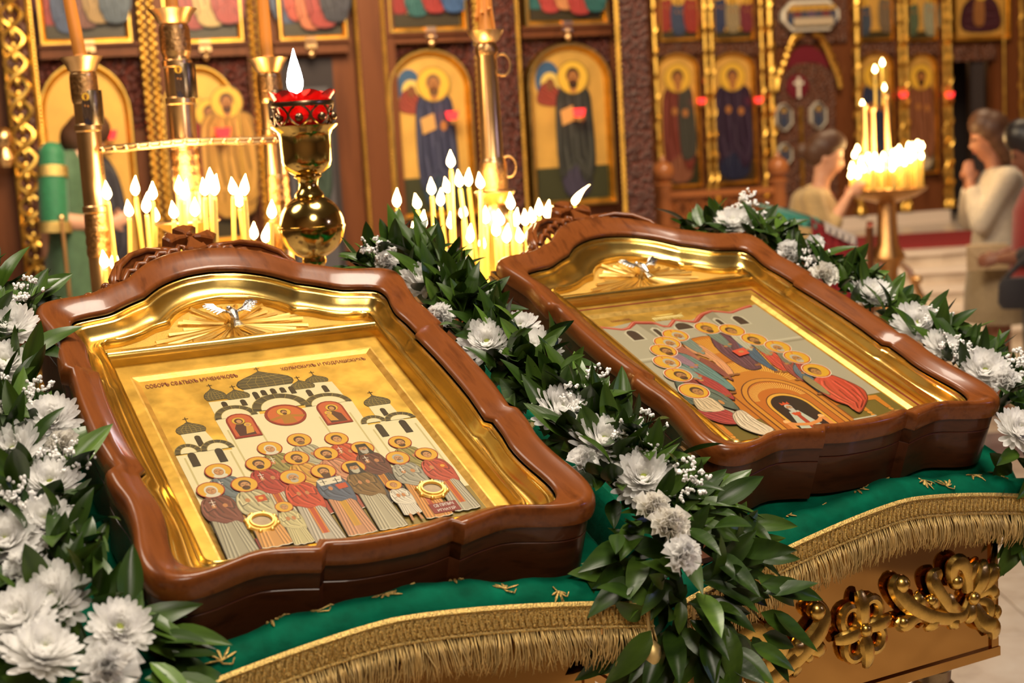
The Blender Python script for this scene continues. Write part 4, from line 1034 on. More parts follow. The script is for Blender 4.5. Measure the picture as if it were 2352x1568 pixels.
# ------------------------------------------------------------------ flower garlands
def leaf_mesh(name, L, W, curve, fold, mname, twist=0.0):
    b = MB(); n = 7
    for i in range(n + 1):
        t = i / n
        w_ = W * (math.sin(PI * t ** 0.78) ** 0.85) * (1 - 0.15 * t) + (0.0006 if i < n else 0)
        x = L * t; z = curve * L * (t * t) * -1 + 0.10 * L * t
        tw = twist * t
        for s in (-1, -.5, 0, .5, 1):
            y_ = s * w_; zz = fold * abs(s) * w_ * 1.2
            b.v.append((x, y_ * math.cos(tw) - zz * math.sin(tw), z + y_ * math.sin(tw) + zz * math.cos(tw)))
    for i in range(n):
        for k in range(4):
            a = i * 5 + k; b.f.append((a, a + 5, a + 6, a + 1)); b.m.append(0); b.c.append(None)
    return b.mesh(name, mname)
LEAVES = []
for k, (L, W, c, f_, tw) in enumerate([(.088, .0170, .30, .20, .3), (.076, .0155, .10, .30, -.4), (.094, .0180, .45, .15, .2), (.064, .0145, .25, .25, .6), (.082, .0175, -.12, .22, -.2), (.098, .0170, .20, .32, .0)]):
    for mname in ('leaf_dark', 'leaf_mid', 'leaf_light'):
        LEAVES.append((mname, leaf_mesh('leaf', L, W, c, f_, mname, tw)))
LEAF_BY = {m_: [q for n_, q in LEAVES if n_ == m_] for m_ in ('leaf_dark', 'leaf_mid', 'leaf_light')}

def petal(b, base, d, n_, L, W, cup, rnd):
    s = n_.cross(d).normalized(); rows = []
    for t, q in ((0, .45), (.3, .78), (.6, 1.08), (.82, 1.0), (.94, .66), (1.0, .18)):
        w_ = W * q * 1.12
        c = base + d * (L * t) + n_ * (L * cup * t * t)
        rows.append([c - s * w_ + n_ * (.32 * w_), c, c + s * w_ + n_ * (.32 * w_)])
    b.rings(rows, closed=False)

def mum_mesh(seed):
    rnd = random.Random(seed); b = MB()
    for ring, (cnt, L, el, cup) in enumerate([(24, .042, 1, .26), (24, .039, 13, .30), (23, .035, 25, .33), (21, .031, 37, .34), (18, .025, 49, .32), (15, .018, 61, .25), (11, .011, 74, .1)]):
        for k in range(cnt):
            a = 2 * PI * (k + .5 * (ring % 2) + rnd.uniform(-.2, .2)) / cnt; e_ = math.radians(el + rnd.uniform(-7, 7))
            d = Vector((math.cos(a) * math.cos(e_), math.sin(a) * math.cos(e_), math.sin(e_))); n_ = Vector((-math.cos(a) * math.sin(e_), -math.sin(a) * math.sin(e_), math.cos(e_)))
            petal(b, Vector((math.cos(a) * .004, math.sin(a) * .004, .002 * ring)), d, n_, L * rnd.uniform(.88, 1.08), .0042 - .0003 * ring, cup, rnd)
    return b.mesh('petals', 'petal')
def heart_mesh():
    b = MB(); b.ball((0, 0, .012), .0075, 10, 6, 1, 1, .8); return b.mesh('flower_centre', 'flower_heart')
def carnation_mesh(seed):
    rnd = random.Random(seed); b = MB()
    for k in range(46):
        a = rnd.uniform(0, 2 * PI); e_ = math.radians(rnd.uniform(8, 86))
        d = Vector((math.cos(a) * math.cos(e_), math.sin(a) * math.cos(e_), math.sin(e_))); n_ = Vector((-math.cos(a) * math.sin(e_), -math.sin(a) * math.sin(e_), math.cos(e_)))
        s = n_.cross(d); L = .031 * rnd.uniform(.8, 1.05); rows = []
        for i in range(4):
            t = i / 3.0; rows.append([d * (L * t + .003) + s * (q * .0115 * (.25 + t)) + n_ * ((.0035 * t * (1 if j % 2 else -1)) + .003 * t * t) for j, q in enumerate((-1, -.5, 0, .5, 1))])
        b.rings(rows, closed=False)
    return b.mesh('petals', 'petal_cream' if seed % 2 else 'petal')
def gyp_mesh(seed):
    rnd = random.Random(seed); b = MB()
    for k in range(26):
        p_ = Vector((rnd.gauss(0, .013), rnd.gauss(0, .013), rnd.uniform(.016, .036)))
        b.mi = 1; b.tube([(0, 0, -.01), p_ * .5 + Vector((0, 0, .002)), p_], .0006, 3)
        b.mi = 0
        for q in range(6): b.ball(p_ + Vector((rnd.uniform(-.0032, .0032), rnd.uniform(-.0032, .0032), rnd.uniform(-.002, .0028))), rnd.uniform(.0015, .0026), 5, 4)
    return b.mesh('baby_breath', ['gyp', 'stem'])
MUMS = [mum_mesh(k) for k in range(3)]; HEART = heart_mesh(); CARN = [carnation_mesh(k) for k in range(3)]; GYPS = [gyp_mesh(k) for k in range(3)]

def frame_to(n_, seed_dir):
    z = n_.normalized(); x = seed_dir - z * seed_dir.dot(z)
    if x.length < 1e-4: x = Vector((1, 0, 0)) - z * z.x
    x.normalize(); return axes(x, z.cross(x), z)

def garland(label, pos, R, path, spread, nleaf, flowers, carn, gyps, seed, wflower=.050, shift=0.0):
    "path in icon coordinates (u, v, w); flowers as sight lines that meet the plane w above the icon"
    rnd = random.Random(seed); U, V, N = R.col[0].copy(), R.col[1].copy(), R.col[2].copy()
    g = empty('flower_garland', pos - N * .06, R, label, 'garland')
    off = Vector((0, 0, .06))
    P = catmull(path, 60)
    b = MB(); b.tube([q + off for q in P], [.010] * 61, 6); b.build('main_stem', 'stem', g)
    Ri = R.transposed(); down = Ri @ Vector((0, 0, -1))
    def local(px, py, w_):
        r = ray(px, py); k = (N.dot(pos - Vector((0, 0, EYE))) + w_) / N.dot(r); q = Ri @ (r * k - (pos - Vector((0, 0, EYE))))
        return q
    taken = []
    tocam = Ri @ (Vector((0, 0, EYE)) - pos).normalized()
    for j, fl in enumerate(flowers + carn):
        px, py = fl[:2]; sc_ = fl[2] if len(fl) > 2 else 1.0; w_ = fl[3] if len(fl) > 3 else wflower
        c = local(px, py, w_); taken.append(c)
        n_ = (Vector((0, 0, 1)) * .85 + tocam * .45 + Vector((rnd.uniform(-.35, .35), rnd.uniform(-.3, .3), 0))).normalized()
        F = frame_to(n_, Vector((math.cos(j * 2.1), math.sin(j * 2.1), 0))).to_4x4()
        if fl in carn:
            o = inst(CARN[j % 3], 'carnation', g, Matrix.Translation(c + off - n_ * .012 * sc_) @ F @ Matrix.Scale(sc_, 4))
        else:
            o = inst(MUMS[j % 3], 'chrysanthemum', g, Matrix.Translation(c + off - n_ * .015 * sc_) @ F @ Matrix.Scale(sc_, 4))
            h = inst(HEART, 'flower_centre', o)
        b = MB(); nearest = min(P, key=lambda q: (q - c).length); b.tube([nearest + off, c + off - n_ * .014], .0022, 5); b.build('flower_stem', 'stem', g)
    for j, (px, py) in enumerate(gyps):
        c = local(px, py, wflower); n_ = (Vector((0, 0, 1)) * .8 + tocam * .4).normalized()
        inst(GYPS[j % 3], 'baby_breath', g, Matrix.Translation(c + off - n_ * .015) @ frame_to(n_, Vector((1, .3 * j, 0))).to_4x4() @ Matrix.Scale(1.15, 4))
    made = 0; tries = 0; found = []
    while made < nleaf and tries < nleaf * 30:
        tries += 1
        t = (made + rnd.random()) / nleaf; i = min(int(t * 60), 59); c = P[i].lerp(P[i + 1], t * 60 - i); tg = (P[i + 1] - P[i]).normalized()
        side = tg.cross(Vector((0, 0, 1)))
        if side.length < .2: side = Vector((1, 0, 0))
        side.normalize(); upv = side.cross(tg).normalized()
        if upv.z < 0 and upv.dot(tocam) < 0: upv = -upv
        a = rnd.uniform(-.15, PI + .15); c = c + side * shift * rnd.uniform(-.45, 1.0)
        rad = spread(t) * math.sqrt(rnd.uniform(.02, .8))
        base = c + (side * math.cos(a) + upv * math.sin(a) * .62) * rad
        outw = (side * math.cos(a) + upv * (.08 + .42 * math.sin(a))).normalized()
        d = (outw * rnd.uniform(.5, 1.1) + tg * rnd.uniform(-.9, .9) + Vector((rnd.uniform(-.35, .35), rnd.uniform(-.35, .35), rnd.uniform(-.18, .16)))).normalized()
        if t > .9: d = (d + down * .5 + tg * .6).normalized()
        n_ = (upv * .8 + outw * .35 + Vector((rnd.uniform(-.5, .5), rnd.uniform(-.5, .5), .2)))
        tip = base + d * .08
        if any((tip - q).length < .040 or ((base + d * .045) - q).length < .038 for q in taken) and rnd.random() < .93: continue
        bad = False
        for tt in (0, .5, .8, 1.0):
            wp = R @ (base + d * (.095 * tt)) + pos
            for (pp, RR) in ((P1, R1), (P2, R2)):
                q = RR.transposed() @ (wp - pp)
                if abs(q.x) < .301 and -.335 < q.y < (.44 if abs(q.x) > .16 else .60) and (q.z < .066 or rnd.random() < .5): bad = True
                if pp is P2 and q.x < 0 and q.x > -.40 and q.z > .035 and -.36 < q.y < .5: bad = True
        if bad: continue
        x = d; z = n_ - x * n_.dot(x)
        if z.length < .05: continue
        z.normalize(); F = axes(x, z.cross(x), z).to_4x4()
        mm = rnd.random(); key = 'leaf_dark' if mm < .52 else ('leaf_mid' if mm < .93 else 'leaf_light')
        found.append((base.z + .3 * rad, key, rnd.randrange(6), Matrix.Translation(base + off) @ F @ Matrix.Scale(rnd.uniform(.62, .98), 4)))
        made += 1
    found.sort(key=lambda q: -q[0])
    for _, key, k, mt in found[:296]: inst(LEAF_BY[key][k], 'leaf', g, mt)
    fill = MB()
    for _, key, k, mt in found[296:]:
        me = LEAF_BY[key][k]; fill.mi = ('leaf_dark', 'leaf_mid', 'leaf_light').index(key)
        fill.add([mt @ v.co for v in me.vertices], [tuple(q.vertices) for q in me.polygons])
    if fill.f: fill.build('leaf_filling', ['leaf_dark', 'leaf_mid', 'leaf_light'], g, sharp=0)['kind'] = 'stuff'
    return g

garland('white chrysanthemum and green leaf garland against the hinged side of the churches icon', P1, R1,
        [(-.365, .56, -.02), (-.372, .40, -.015), (-.378, .24, -.01), (-.38, .08, -.01), (-.38, -.08, -.01), (-.378, -.22, -.01), (-.372, -.34, -.02), (-.360, -.43, -.06)],
        lambda t: .112, 620,
        [(22, 745, 1.0), (8, 832), (115, 1108, 1.0), (30, 1032), (100, 1195), (118, 1372, 1.05), (38, 1415), (275, 1440, .85), (100, 1490, 1.0), (10, 1240), (118, 960, .9)],
        [(250, 1535, 1.0), (60, 1300, .9), (140, 1020, .75)], [(78, 925), (60, 690), (155, 1075), (40, 1165), (20, 920)], 11, .055)
garland('white flower and leaf garland lying between the two icon cases', P1, R1,
        [(.318, .55, -.02), (.348, .47, .0), (.352, .33, .0), (.366, .18, .0), (.380, .03, -.005), (.385, -.116, -.005), (.392, -.24, -.01), (.398, -.33, -.03), (.400, -.385, -.085), (.395, -.41, -.15)],
        lambda t: .084 + .024 * t, 640,
        [(972, 640, .95), (1046, 662, .85), (1118, 785, 1.05), (1222, 800, 1.12), (1290, 938, 1.1), (1388, 1008, 1.1), (1478, 1095, 1.05), (1036, 604, .8), (1195, 748, .8)],
        [(1012, 722, .8), (1540, 1205, .9), (1568, 1272, .85), (888, 598, .75), (1500, 1165, .8), (1340, 1055, .75)], [(1362, 890), (1480, 1000), (1455, 1030), (1582, 1112), (1325, 935), (870, 590)], 12, .050, -.055)
garland('white flower and leaf garland along the far side of the seated figures icon', P2, R2,
        [(.290, .60, -.04), (.322, .53, -.01), (.352, .43, .0), (.366, .27, .0), (.378, .12, -.005), (.376, -.05, -.005), (.372, -.19, -.01), (.368, -.30, -.03), (.372, -.365, -.09), (.375, -.40, -.16)],
        lambda t: .072 + .028 * t, 560,
        [(1683, 508, 1.0), (2002, 668, 1.0), (2108, 742, 1.1), (2262, 850, 1.05), (2345, 985, 1.0), (2165, 792, .8)],
        [(1815, 575, .9), (1895, 628, .95), (1870, 560, .7), (2310, 872, .9)], [(1712, 472), (1868, 600), (2198, 815), (2342, 848), (1738, 500), (2150, 745)], 13)
# ------------------------------------------------------------------ floor, steps, walls
fl = MB(); fl.smooth = False; fl.box((-8, -3, -.12), (9, 17.5, -.012)); FLOOR = tag(fl.build('floor', 'grout'), kind='structure')
b = MB(); b.smooth = False
b.rings([[(-.297, -.297, -.012), (.297, -.297, -.012), (.297, .297, -.012), (-.297, .297, -.012)], [(-.297, -.297, -.002), (.297, -.297, -.002), (.297, .297, -.002), (-.297, .297, -.002)], [(-.294, -.294, 0), (.294, -.294, 0), (.294, .294, 0), (-.294, .294, 0)]], cap1=True)
T_L = b.mesh('tile', 'marble'); T_D = b.mesh('tile', 'marble_dark')
for i in range(15):
    for j in range(18):
        o = inst(T_D if (i * 3 + j * 5) % 11 == 0 else T_L, 'tile', FLOOR, loc=(-4.0 + i * .6, .6 + j * .6, 0)); o.rotation_euler = (0, 0, (i * 7 + j * 3) % 4 * PI / 2)
def wallbox(name, lo, hi, m_):
    b = MB(); b.smooth = False; b.box(lo, hi); return tag(b.build(name, m_), kind='structure')
wallbox('wall_back', (-8, 17.3, 0), (9, 17.5, 6.5), 'wall_plaster')
wallbox('wall_left', (-8, -3, 0), (-7.8, 17.3, 6.5), 'wall_plaster')
wallbox('wall_front_reflector', (-8, -3.2, 0), (9, -3, 6.5), 'wall_plaster')  # unseen wall added so the brass panels reflect warm amber
wallbox('wall_right', (8.8, -3, 0), (9, 17.3, 6.5), 'wall_plaster')
ST = empty('altar_steps'); ST['kind'] = 'structure'
for k in range(5):
    b = MB(); b.smooth = False
    x0 = 1.35 + .02 * k; x1 = 5.6; d = 11.6 - .30 * k; z1 = .60 - .12 * k; bow = .0
    poly = [(x0, 17.2 if k == 0 else d + .34), (x0, d), (3.55 + .18 * k, d - .02), (4.3 + .2 * k, d + .25), (8.7, d + .9), (8.7, 17.2 if k == 0 else d + 1.4)]
    b.prism(poly, 0.0, z1 - .03); b.build('step', 'marble', ST)
    b = MB(); b.smooth = False; b.prism([(x, y - .02 if y < 17 else y) for x, y in poly], z1 - .03, z1, .004); b.build('tread', 'marble_white', ST)
b = MB(); b.smooth = False; b.box((1.9, 11.88, .6), (8.6, 13.3, .612)); tag(b.build('red_carpet', 'carpet_red'), 'red carpet runner along the raised floor before the altar screen', 'carpet')
b = MB(); b.smooth = False; b.box((2.2, 2.35, 0.0), (3.2, 3.15, .008)); tag(b.build('red_carpet', 'carpet_red'), 'red carpet on the marble floor beside the brass lectern legs', 'carpet')

# ------------------------------------------------------------------ altar screens
class Wallplane:
    def __init__(self, a, c):
        self.o = Vector((a[0], a[1], 0)); d = Vector((c[0] - a[0], c[1] - a[1], 0)); self.yaw = math.atan2(d.y, d.x)
        self.x = d.normalized(); self.n = Vector((-self.x.y, self.x.x, 0)); self.R = Matrix.Rotation(self.yaw, 3, 'Z')
    def sz(self, px, py, off=0.0):
        r = ray(px, py); k = (self.n.dot(self.o) + off) / self.n.dot(r); q = r * k
        return (q - self.o).dot(self.x), q.z + EYE
    def pos(self, s, z, off=0.0):
        return self.o + self.x * s + self.n * off + Vector((0, 0, z))

def flatpart(o):
    o.rotation_euler = (PI / 2, 0, 0); return o

def arch_pts(w2, z0, z1, spring, n=14, rise=None):
    rise = z1 - spring
    return [(-w2, z0), (w2, z0), (w2, spring)] + [(w2 * math.cos(PI * k / n), spring + rise * math.sin(PI * k / n)) for k in range(1, n)] + [(-w2, spring)]

def robed(p, x, z, h, robe, under, hair, beard, halo='dcae3c', rim='9a7a30', skin='a8703c', wide=1.0, cape=None, item=None):
    "a painted standing figure of height h with its feet at x, z (millimetres)"
    hr = h * .062
    w_ = h * .135 * wide
    p.robe(under, [(x - w_ * .8, z), (x + w_ * .8, z), (x + w_ * .9, z + h * .45), (x + w_ * .6, z + h * .80), (x - w_ * .6, z + h * .80), (x - w_ * .9, z + h * .45)], 1.03)
    p.robe(robe, [(x - w_, z + h * .10), (x - w_ * .2, z + h * .30), (x + w_ * .5, z + h * .06), (x + w_ * 1.15, z + h * .2), (x + w_ * 1.1, z + h * .6), (x + w_ * .8, z + h * .80), (x - w_ * .8, z + h * .80), (x - w_ * 1.15, z + h * .55)], 1.03)
    if cape: p.robe(cape, [(x + w_ * .1, z + h * .2), (x + w_ * 1.2, z + h * .25), (x + w_ * .9, z + h * .8), (x + w_ * .1, z + h * .8)], 1.02)
    c = (x, z + h * .90)
    p.halo(c, hr * 2.1, rim, halo); p.disc(skin, (x, z + h * .82), hr * .5, hr * .7)
    p.head(c, hr * 2.0, hair, beard, skin)
    p.disc(skin, (x - w_ * .3, z + h * .60), hr * .45, hr * .6); p.disc(skin, (x + w_ * .45, z + h * .58), hr * .45, hr * .6)
    if item == 'book': p.poly('c89a58', [(x - w_ * .9, z + h * .64), (x - w_ * .1, z + h * .68), (x, z + h * .56), (x - w_ * .8, z + h * .52)])
    if item == 'scroll': p.poly('d8c8a0', [(x - w_ * .5, z + h * .62), (x - w_ * .2, z + h * .62), (x - w_ * .25, z + h * .40), (x - w_ * .5, z + h * .40)])

def arched_icon(pl, xl, xr, ytop, ysp, ybot, label, painter, rect=False, fw=None, ground='icon_ground', group=None):
    ym = (max(ysp, 20) + ybot) / 2
    sl = pl.sz(xl, ym)[0]; sr = pl.sz(xr, ym)[0]; xc = (xl + xr) / 2
    zt = pl.sz(xc, ytop)[1]; zb_ = pl.sz(xc, ybot)[1]; zs = pl.sz(xc, ysp)[1]
    w2 = (sr - sl) / 2; fw = fw or w2 * .16
    e = empty('arched_icon' if not rect else 'icon_panel', pl.pos((sl + sr) / 2, zb_, -.046), pl.R, label, 'icon', group)
    H = zt - zb_; sp = zs - zb_
    shape = (lambda d: [(-w2 + d, d), (w2 - d, d), (w2 - d, H - d), (-w2 + d, H - d)]) if rect else (lambda d: arch_pts(w2 - d, d, H - d, sp))
    b = MB(); rings = []
    for d, y in ((0, .03), (0, -.02), (fw * .2, -.045), (fw * .45, -.045), (fw * .6, -.025), (fw * .75, -.03), (fw, -.012), (fw, .0)):
        rings.append([(x, y, z) for x, z in shape(d)])
    b.rings(rings); b.build('gilt_frame', 'iconostasis_gold', e, sharp=50)
    b = MB(); b.smooth = False; b.add([(x, .002, z) for x, z in shape(fw * .9)], [tuple(range(len(shape(0))))]); b.build('gold_ground', ground, e)
    p = Paint(0.0, 4e-4, 1e-3)
    painter(p, (w2 - fw) * 1000, fw * 1000, (H - fw) * 1000)
    if p.f: flatpart(p.build('painted_figure', 'paint', e, smooth=False)).location = (0, -.001, 0)
    return e

def crowd(cols):
    def f(p, w2, z0, z1):
        rnd = random.Random(cols[0]); h = (z1 - z0)
        p.poly('3a3018', [(-w2, z0), (w2, z0), (w2, z0 + h * .14), (-w2, z0 + h * .14)])
        for k, c in enumerate(cols):
            x = -w2 * .8 + 1.6 * w2 * k / max(1, len(cols) - 1); robed(p, x, z0 + h * .08 + rnd.uniform(0, h * .1), h * rnd.uniform(.62, .75), c, c, '4a2c16', '4a2c16' if k % 2 else None, wide=1.5)
    return f
def one(robe, under, hair, beard, ground='3a3a20', scale=.84, **kw):
    def f(p, w2, z0, z1):
        h = (z1 - z0)
        if ground: p.poly(ground, [(-w2, z0), (w2, z0), (w2, z0 + h * .22), (-w2, z0 + h * .22)])
        if kw.get('angel'):
            p.disc('3c5878', (-w2 * .55, z0 + h * .80), w2 * .35, w2 * .5); p.disc('d8b860', (-w2 * .5, z0 + h * .78), w2 * .26, w2 * .3); p.robe('8a3a28', [(-w2 * .85, z0 + h * .66), (-w2 * .2, z0 + h * .64), (-w2 * .35, z0 + h * .76), (-w2 * .7, z0 + h * .78)]); p.disc('7a4a28', (-w2 * .5, z0 + h * .775), w2 * .12, w2 * .16)
        k2 = {k: v for k, v in kw.items() if k != 'angel'}
        robed(p, w2 * .12 if kw.get('angel') else 0, z0 + h * .06, h * scale, robe, under, hair, beard, **k2)
    return f
def seated(robe, under):
    def f(p, w2, z0, z1):
        h = z1 - z0
        for s in (-1, 1): p.disc('7a2418', (s * w2 * .5, z0 + h * .62), w2 * .12); 
        p.robe(robe, [(-w2 * .7, z0 + h * .1), (w2 * .7, z0 + h * .1), (w2 * .72, z0 + h * .42), (w2 * .35, z0 + h * .58), (-w2 * .3, z0 + h * .58), (-w2 * .75, z0 + h * .42)]); p.robe(under, [(-w2 * .3, z0 + h * .2), (w2 * .1, z0 + h * .18), (w2 * .1, z0 + h * .55), (-w2 * .25, z0 + h * .55)])
        p.halo((0, z0 + h * .68), w2 * .34, '9a7a30', 'e0b648'); p.head((0, z0 + h * .68), w2 * .34, '4a2c16', '4a2c16')
    return f

# nearer screen
A = Wallplane((at(85, 300, 7.5).x, 7.5), (at(1381, 300, 8.4).x, 8.4))
sA = empty('altar_screen', A.pos(0, 0), A.R, 'tall carved wooden altar screen with gold beading behind the candle stands', 'altar screen')
def slab(name, pl, root, x0, y0, x1, y1, d0, d1, m_, zlo=None, zhi=None):
    s0, za = pl.sz(x0, (y0 + y1) / 2); s1, _ = pl.sz(x1, (y0 + y1) / 2)
    zt = zhi if zhi is not None else pl.sz((x0 + x1) / 2, y0)[1]; zb_ = zlo if zlo is not None else pl.sz((x0 + x1) / 2, y1)[1]
    b = MB(); b.smooth = False; b.box((s0, d0, zb_), (s1, d1, zt)); return b.build(name, m_, root)
def bead_strip(pl, root, px, py, r_, z0, z1, d, m_='iconostasis_gold', twist=False):
    s = pl.sz(px, py)[0]; b = MB(); n = int((z1 - z0) / (r_ * 1.75)); b.tube([(s, d + r_ * .4, z0), (s, d + r_ * .4, z1)], r_ * .6, 6)
    for k in range(n): b.ball((s + (r_ * .8 * (1 if k % 2 else -1) if twist else 0), d, z0 + (k + .5) * (z1 - z0) / n), r_, 7, 5, 1, 1, 1.05 if not twist else 1.5)
    o = b.build('bead_strip', m_, root); o['kind'] = 'stuff'; return o
ZT = 2.75
LA = A.sz(-260, 300)[0]; RA = A.sz(1475, 250)[0]
b = MB(); b.smooth = False; b.box((LA, .0, 0), (RA, .10, ZT)); b.build('wood_panelling', 'oak_iconostasis', sA)
slab('base_panel', A, sA, -260, 640, 1475, 900, -.06, 0, 'oak_iconostasis', 0.0, A.sz(700, 690)[1])
# ledges between the two rows of icons
for x0, x1, y0, y1 in ((92, 320, 108, 134), (375, 565, 107, 132), (625, 795, 100, 125), (880, 1085, 82, 100), (1190, 1395, 66, 86)):
    slab('ledge', A, sA, x0, y0, x1, y1, -.075, .0, 'oak_iconostasis'); slab('ledge_lip', A, sA, x0 - 3, y0 - 5, x1 + 3, y0 + 1, -.10, .0, 'oak_iconostasis')
    xc = (x0 + x1) / 2; s, z = A.sz(xc, y1 + 2); b = MB(); b.ball((s, -.09, z), .020, 8, 6); b.ball((s, -.09, z + .035), .013, 8, 6); b.box((s - .03, -.095, z + .03), (s + .03, 0, z + .09)); b.build('ledge_boss', 'brass', sA)
for x0, x1, y0, y1 in ((95, 330, 134, 300), (375, 570, 132, 300), (888, 1085, 100, 260), (1200, 1400, 86, 250)): slab('spandrel', A, sA, x0, y0, x1, y1, -.012, 0, 'carved_red')
# upright members
for px, wpx, m_ in ((38, 60, 'carved_wood'), (348, 62, 'oak_iconostasis'), (586, 56, 'oak_iconostasis'), (848, 90, 'oak_iconostasis'), (1140, 70, 'carved_red'), (1440, 70, 'carved_red')):
    s, _ = A.sz(px + (250 * .07 if px < 900 else 10), 250); hw = wpx / 2 * 7.9 / FPX
    b = MB(); b.smooth = False; b.box((s - hw, -.085, 0), (s + hw, 0, ZT)); b.build('pilaster', m_, sA)
for px, py, tw, r_ in ((92, 250, False, .0115), (340, 250, True, .013), (362, 250, True, .013), (592, 300, True, .0125), (608, 300, False, .011), (824, 250, False, .0125), (884, 250, False, .0135), (1088, 150, True, .011), (1187, 240, False, .0135), (1412, 240, True, .009)):
    bead_strip(A, sA, px, py, r_, .3, ZT, -.095, twist=tw)
b = MB(); s, _ = A.sz(48, 250)                                         # interlaced carving of the broad column
for ph in (0, PI):
    b.tube([(s + .052 * math.sin(z_ * 26 + ph), -.10 - .012 * math.cos(z_ * 26 + ph), z_) for z_ in [.4 + k * .02 for k in range(118)]], .013, 6, .8)
for k in range(38):
    z_ = .45 + k * .0604; b.ball((s, -.10, z_), .016, 6, 5, .8, .8, 1.5)
b.build('interlace_carving', 'iconostasis_gold', sA)
for px in (8, 70):
    s, _ = A.sz(px + 15, 250); b = MB(); b.tube([(s, -.09, .3), (s, -.09, ZT)], .010, 6); b.build('gilt_moulding', 'iconostasis_gold', sA)
b = MB(); s, z = A.sz(10, 320); b.ball((s, -.16, z), .05, 10, 7, 1, 1, 1.2); b.lathe([(.03, -.14), (.05, -.10), (.03, -.05)], 10, (s, -.16, z)); b.tube([(s, -.16, z), (s, -.05, z)], .02, 6); b.build('wall_sconce', 'brass', sA)
# dark doorway of the nearer screen
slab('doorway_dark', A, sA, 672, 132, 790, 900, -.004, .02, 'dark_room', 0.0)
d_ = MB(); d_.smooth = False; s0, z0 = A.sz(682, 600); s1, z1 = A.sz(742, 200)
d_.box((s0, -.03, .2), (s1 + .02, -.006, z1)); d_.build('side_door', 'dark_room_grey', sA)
p = Paint(0, 4e-4, 1e-3); cx, _ = A.sz(715, 350); zz = A.sz(715, 480)[1]
flatpart((robed(p, 0, 0, 620, '2c3c30', '283a4c', '2a1a10', '2a1a10', halo='8a7030'), p.build('door_painting', 'paint', sA, smooth=False))[1]).location = (cx, -.034, zz)

arched_icon(A, 108, 322, 140, 262, 660, 'arched icon of a dark robed figure behind the tall brass candlestick', seated('2c2a34', '7a2a24'))
arched_icon(A, 382, 560, 150, 265, 560, 'arched icon with a red tower and small crowd behind the middle candlestick', crowd(['8a4a20', '3a5a58', '8a2418', 'a87a30']))
arched_icon(A, 893, 1085, 112, 205, 500, 'arched icon of standing figure in blue robe holding an open book', one('34364e', '2c3a48', '7a5a38', '6a4a28', angel=True, item='book'))
arched_icon(A, 1207, 1402, 98, 190, 474, 'arched icon of standing figure in dark olive cloak with bowed head', one('33332c', '3a3444', '3a2814', '3a2814', angel=True, item='book'))
def lampl(pl, px, py, label, size=.05, sprk=True):
    s, z = pl.sz(px, py); e = empty('hanging_lamp', pl.pos(s, z - size, -.16), pl.R, label, 'lamp', None)
    b = MB(); b.lathe([(size * .45, 0), (size * .75, size * .3), (size * .9, size), (size * .95, size * 1.25)], 12, cap=False); b.build('lamp_glass', 'lamp_glow', e)
    b = MB(); b.lathe([(.004, -size * .55), (size * .3, -size * .35), (size * .5, 0), (size * .55, size * .1)], 12); b.tube([(0, 0, -size * .3), (0, .09, -size * .3), (0, .16, -.01)], .004, 5); b.build('lamp_bracket', 'brass', e)
    if sprk: b = MB(); b.ball((0, 0, size * .7), size * .35, 8, 6); b.build('flame', 'lamp_spark', e)
    return e
lampl(A, 1022, 262, 'small red oil lamp in front of the blue robed icon', .04)
lampl(A, 1308, 256, 'small red oil lamp in front of the olive cloaked icon', .04)
lampl(A, 250, 305, 'small red oil lamp in front of the dark robed seated icon', .04)
lampl(A, 505, 300, 'small red oil lamp in front of the red tower icon', .045)
for x0, x1, yb, lab, cols in ((88, 302, 106, 'upper icon panel with a red and blue group behind the tallest orange candle', ['8a2a20', '34405c', '6a3a28', '8a6a34', '34404c']), (372, 555, 104, 'upper icon panel with a reclining figure above the red tower icon', ['3a4a3c', '8a2a20', 'a88a50', '8a2a20']), (634, 792, 96, 'upper icon panel with a red crowd above the dark doorway', ['34405c', 'a03a24', 'a85a34', '8a2a20', '2c2a34']), (884, 1066, 78, 'upper icon panel with a red and teal enthroned figure', ['8a2a24', '2c5a58', '8a2a24', '34507a']), (1194, 1388, 64, 'upper icon panel with a figure in a pale round glory', ['2c5a58', 'a03a34', 'b87a4c', 'a03a34', '2c5a58'])):
    arched_icon(A, x0, x1, -170, -120, yb, lab, crowd(cols), rect=True)

# farther screen with the royal doors
Bp = Wallplane((at(1440, 300, 14.0).x, 14.0), (at(2352, 300, 15.0).x, 15.0))
sB = empty('altar_screen', Bp.pos(0, .6), Bp.R, 'far carved altar screen with red curtained royal doors beyond the railing', 'altar screen')
SOL = .6
def slabB(name, x0, y0, x1, y1, d0, d1, m_, zlo=None, zhi=None):
    s0 = Bp.sz(x0, (y0 + y1) / 2)[0]; s1 = Bp.sz(x1, (y0 + y1) / 2)[0]
    zt = zhi if zhi is not None else Bp.sz((x0 + x1) / 2, y0)[1]; zb_ = zlo if zlo is not None else Bp.sz((x0 + x1) / 2, y1)[1]
    b = MB(); b.smooth = False; b.box((s0, d0, zb_ - SOL), (s1, d1, zt - SOL)); return b.build(name, m_, sB)
slabB('wood_panelling', 1380, 0, 2172, 500, 0, .12, 'oak_iconostasis', .6, 3.3)
slabB('wood_panelling', 2284, 0, 2700, 500, 0, .12, 'oak_iconostasis', .6, 3.3)
slabB('door_header', 2172, 0, 2284, 122, 0, .12, 'oak_iconostasis', None, 3.3)
slabB('carved_header', 2172, 105, 2284, 140, -.04, 0, 'carved_wood')
slabB('plinth', 1440, 508, 2172, 530, -.10, 0, 'marble_white', .6, .72)
slabB('base_panel', 1440, 440, 2172, 508, -.05, 0, 'oak_iconostasis', .72, Bp.sz(1800, 445)[1])
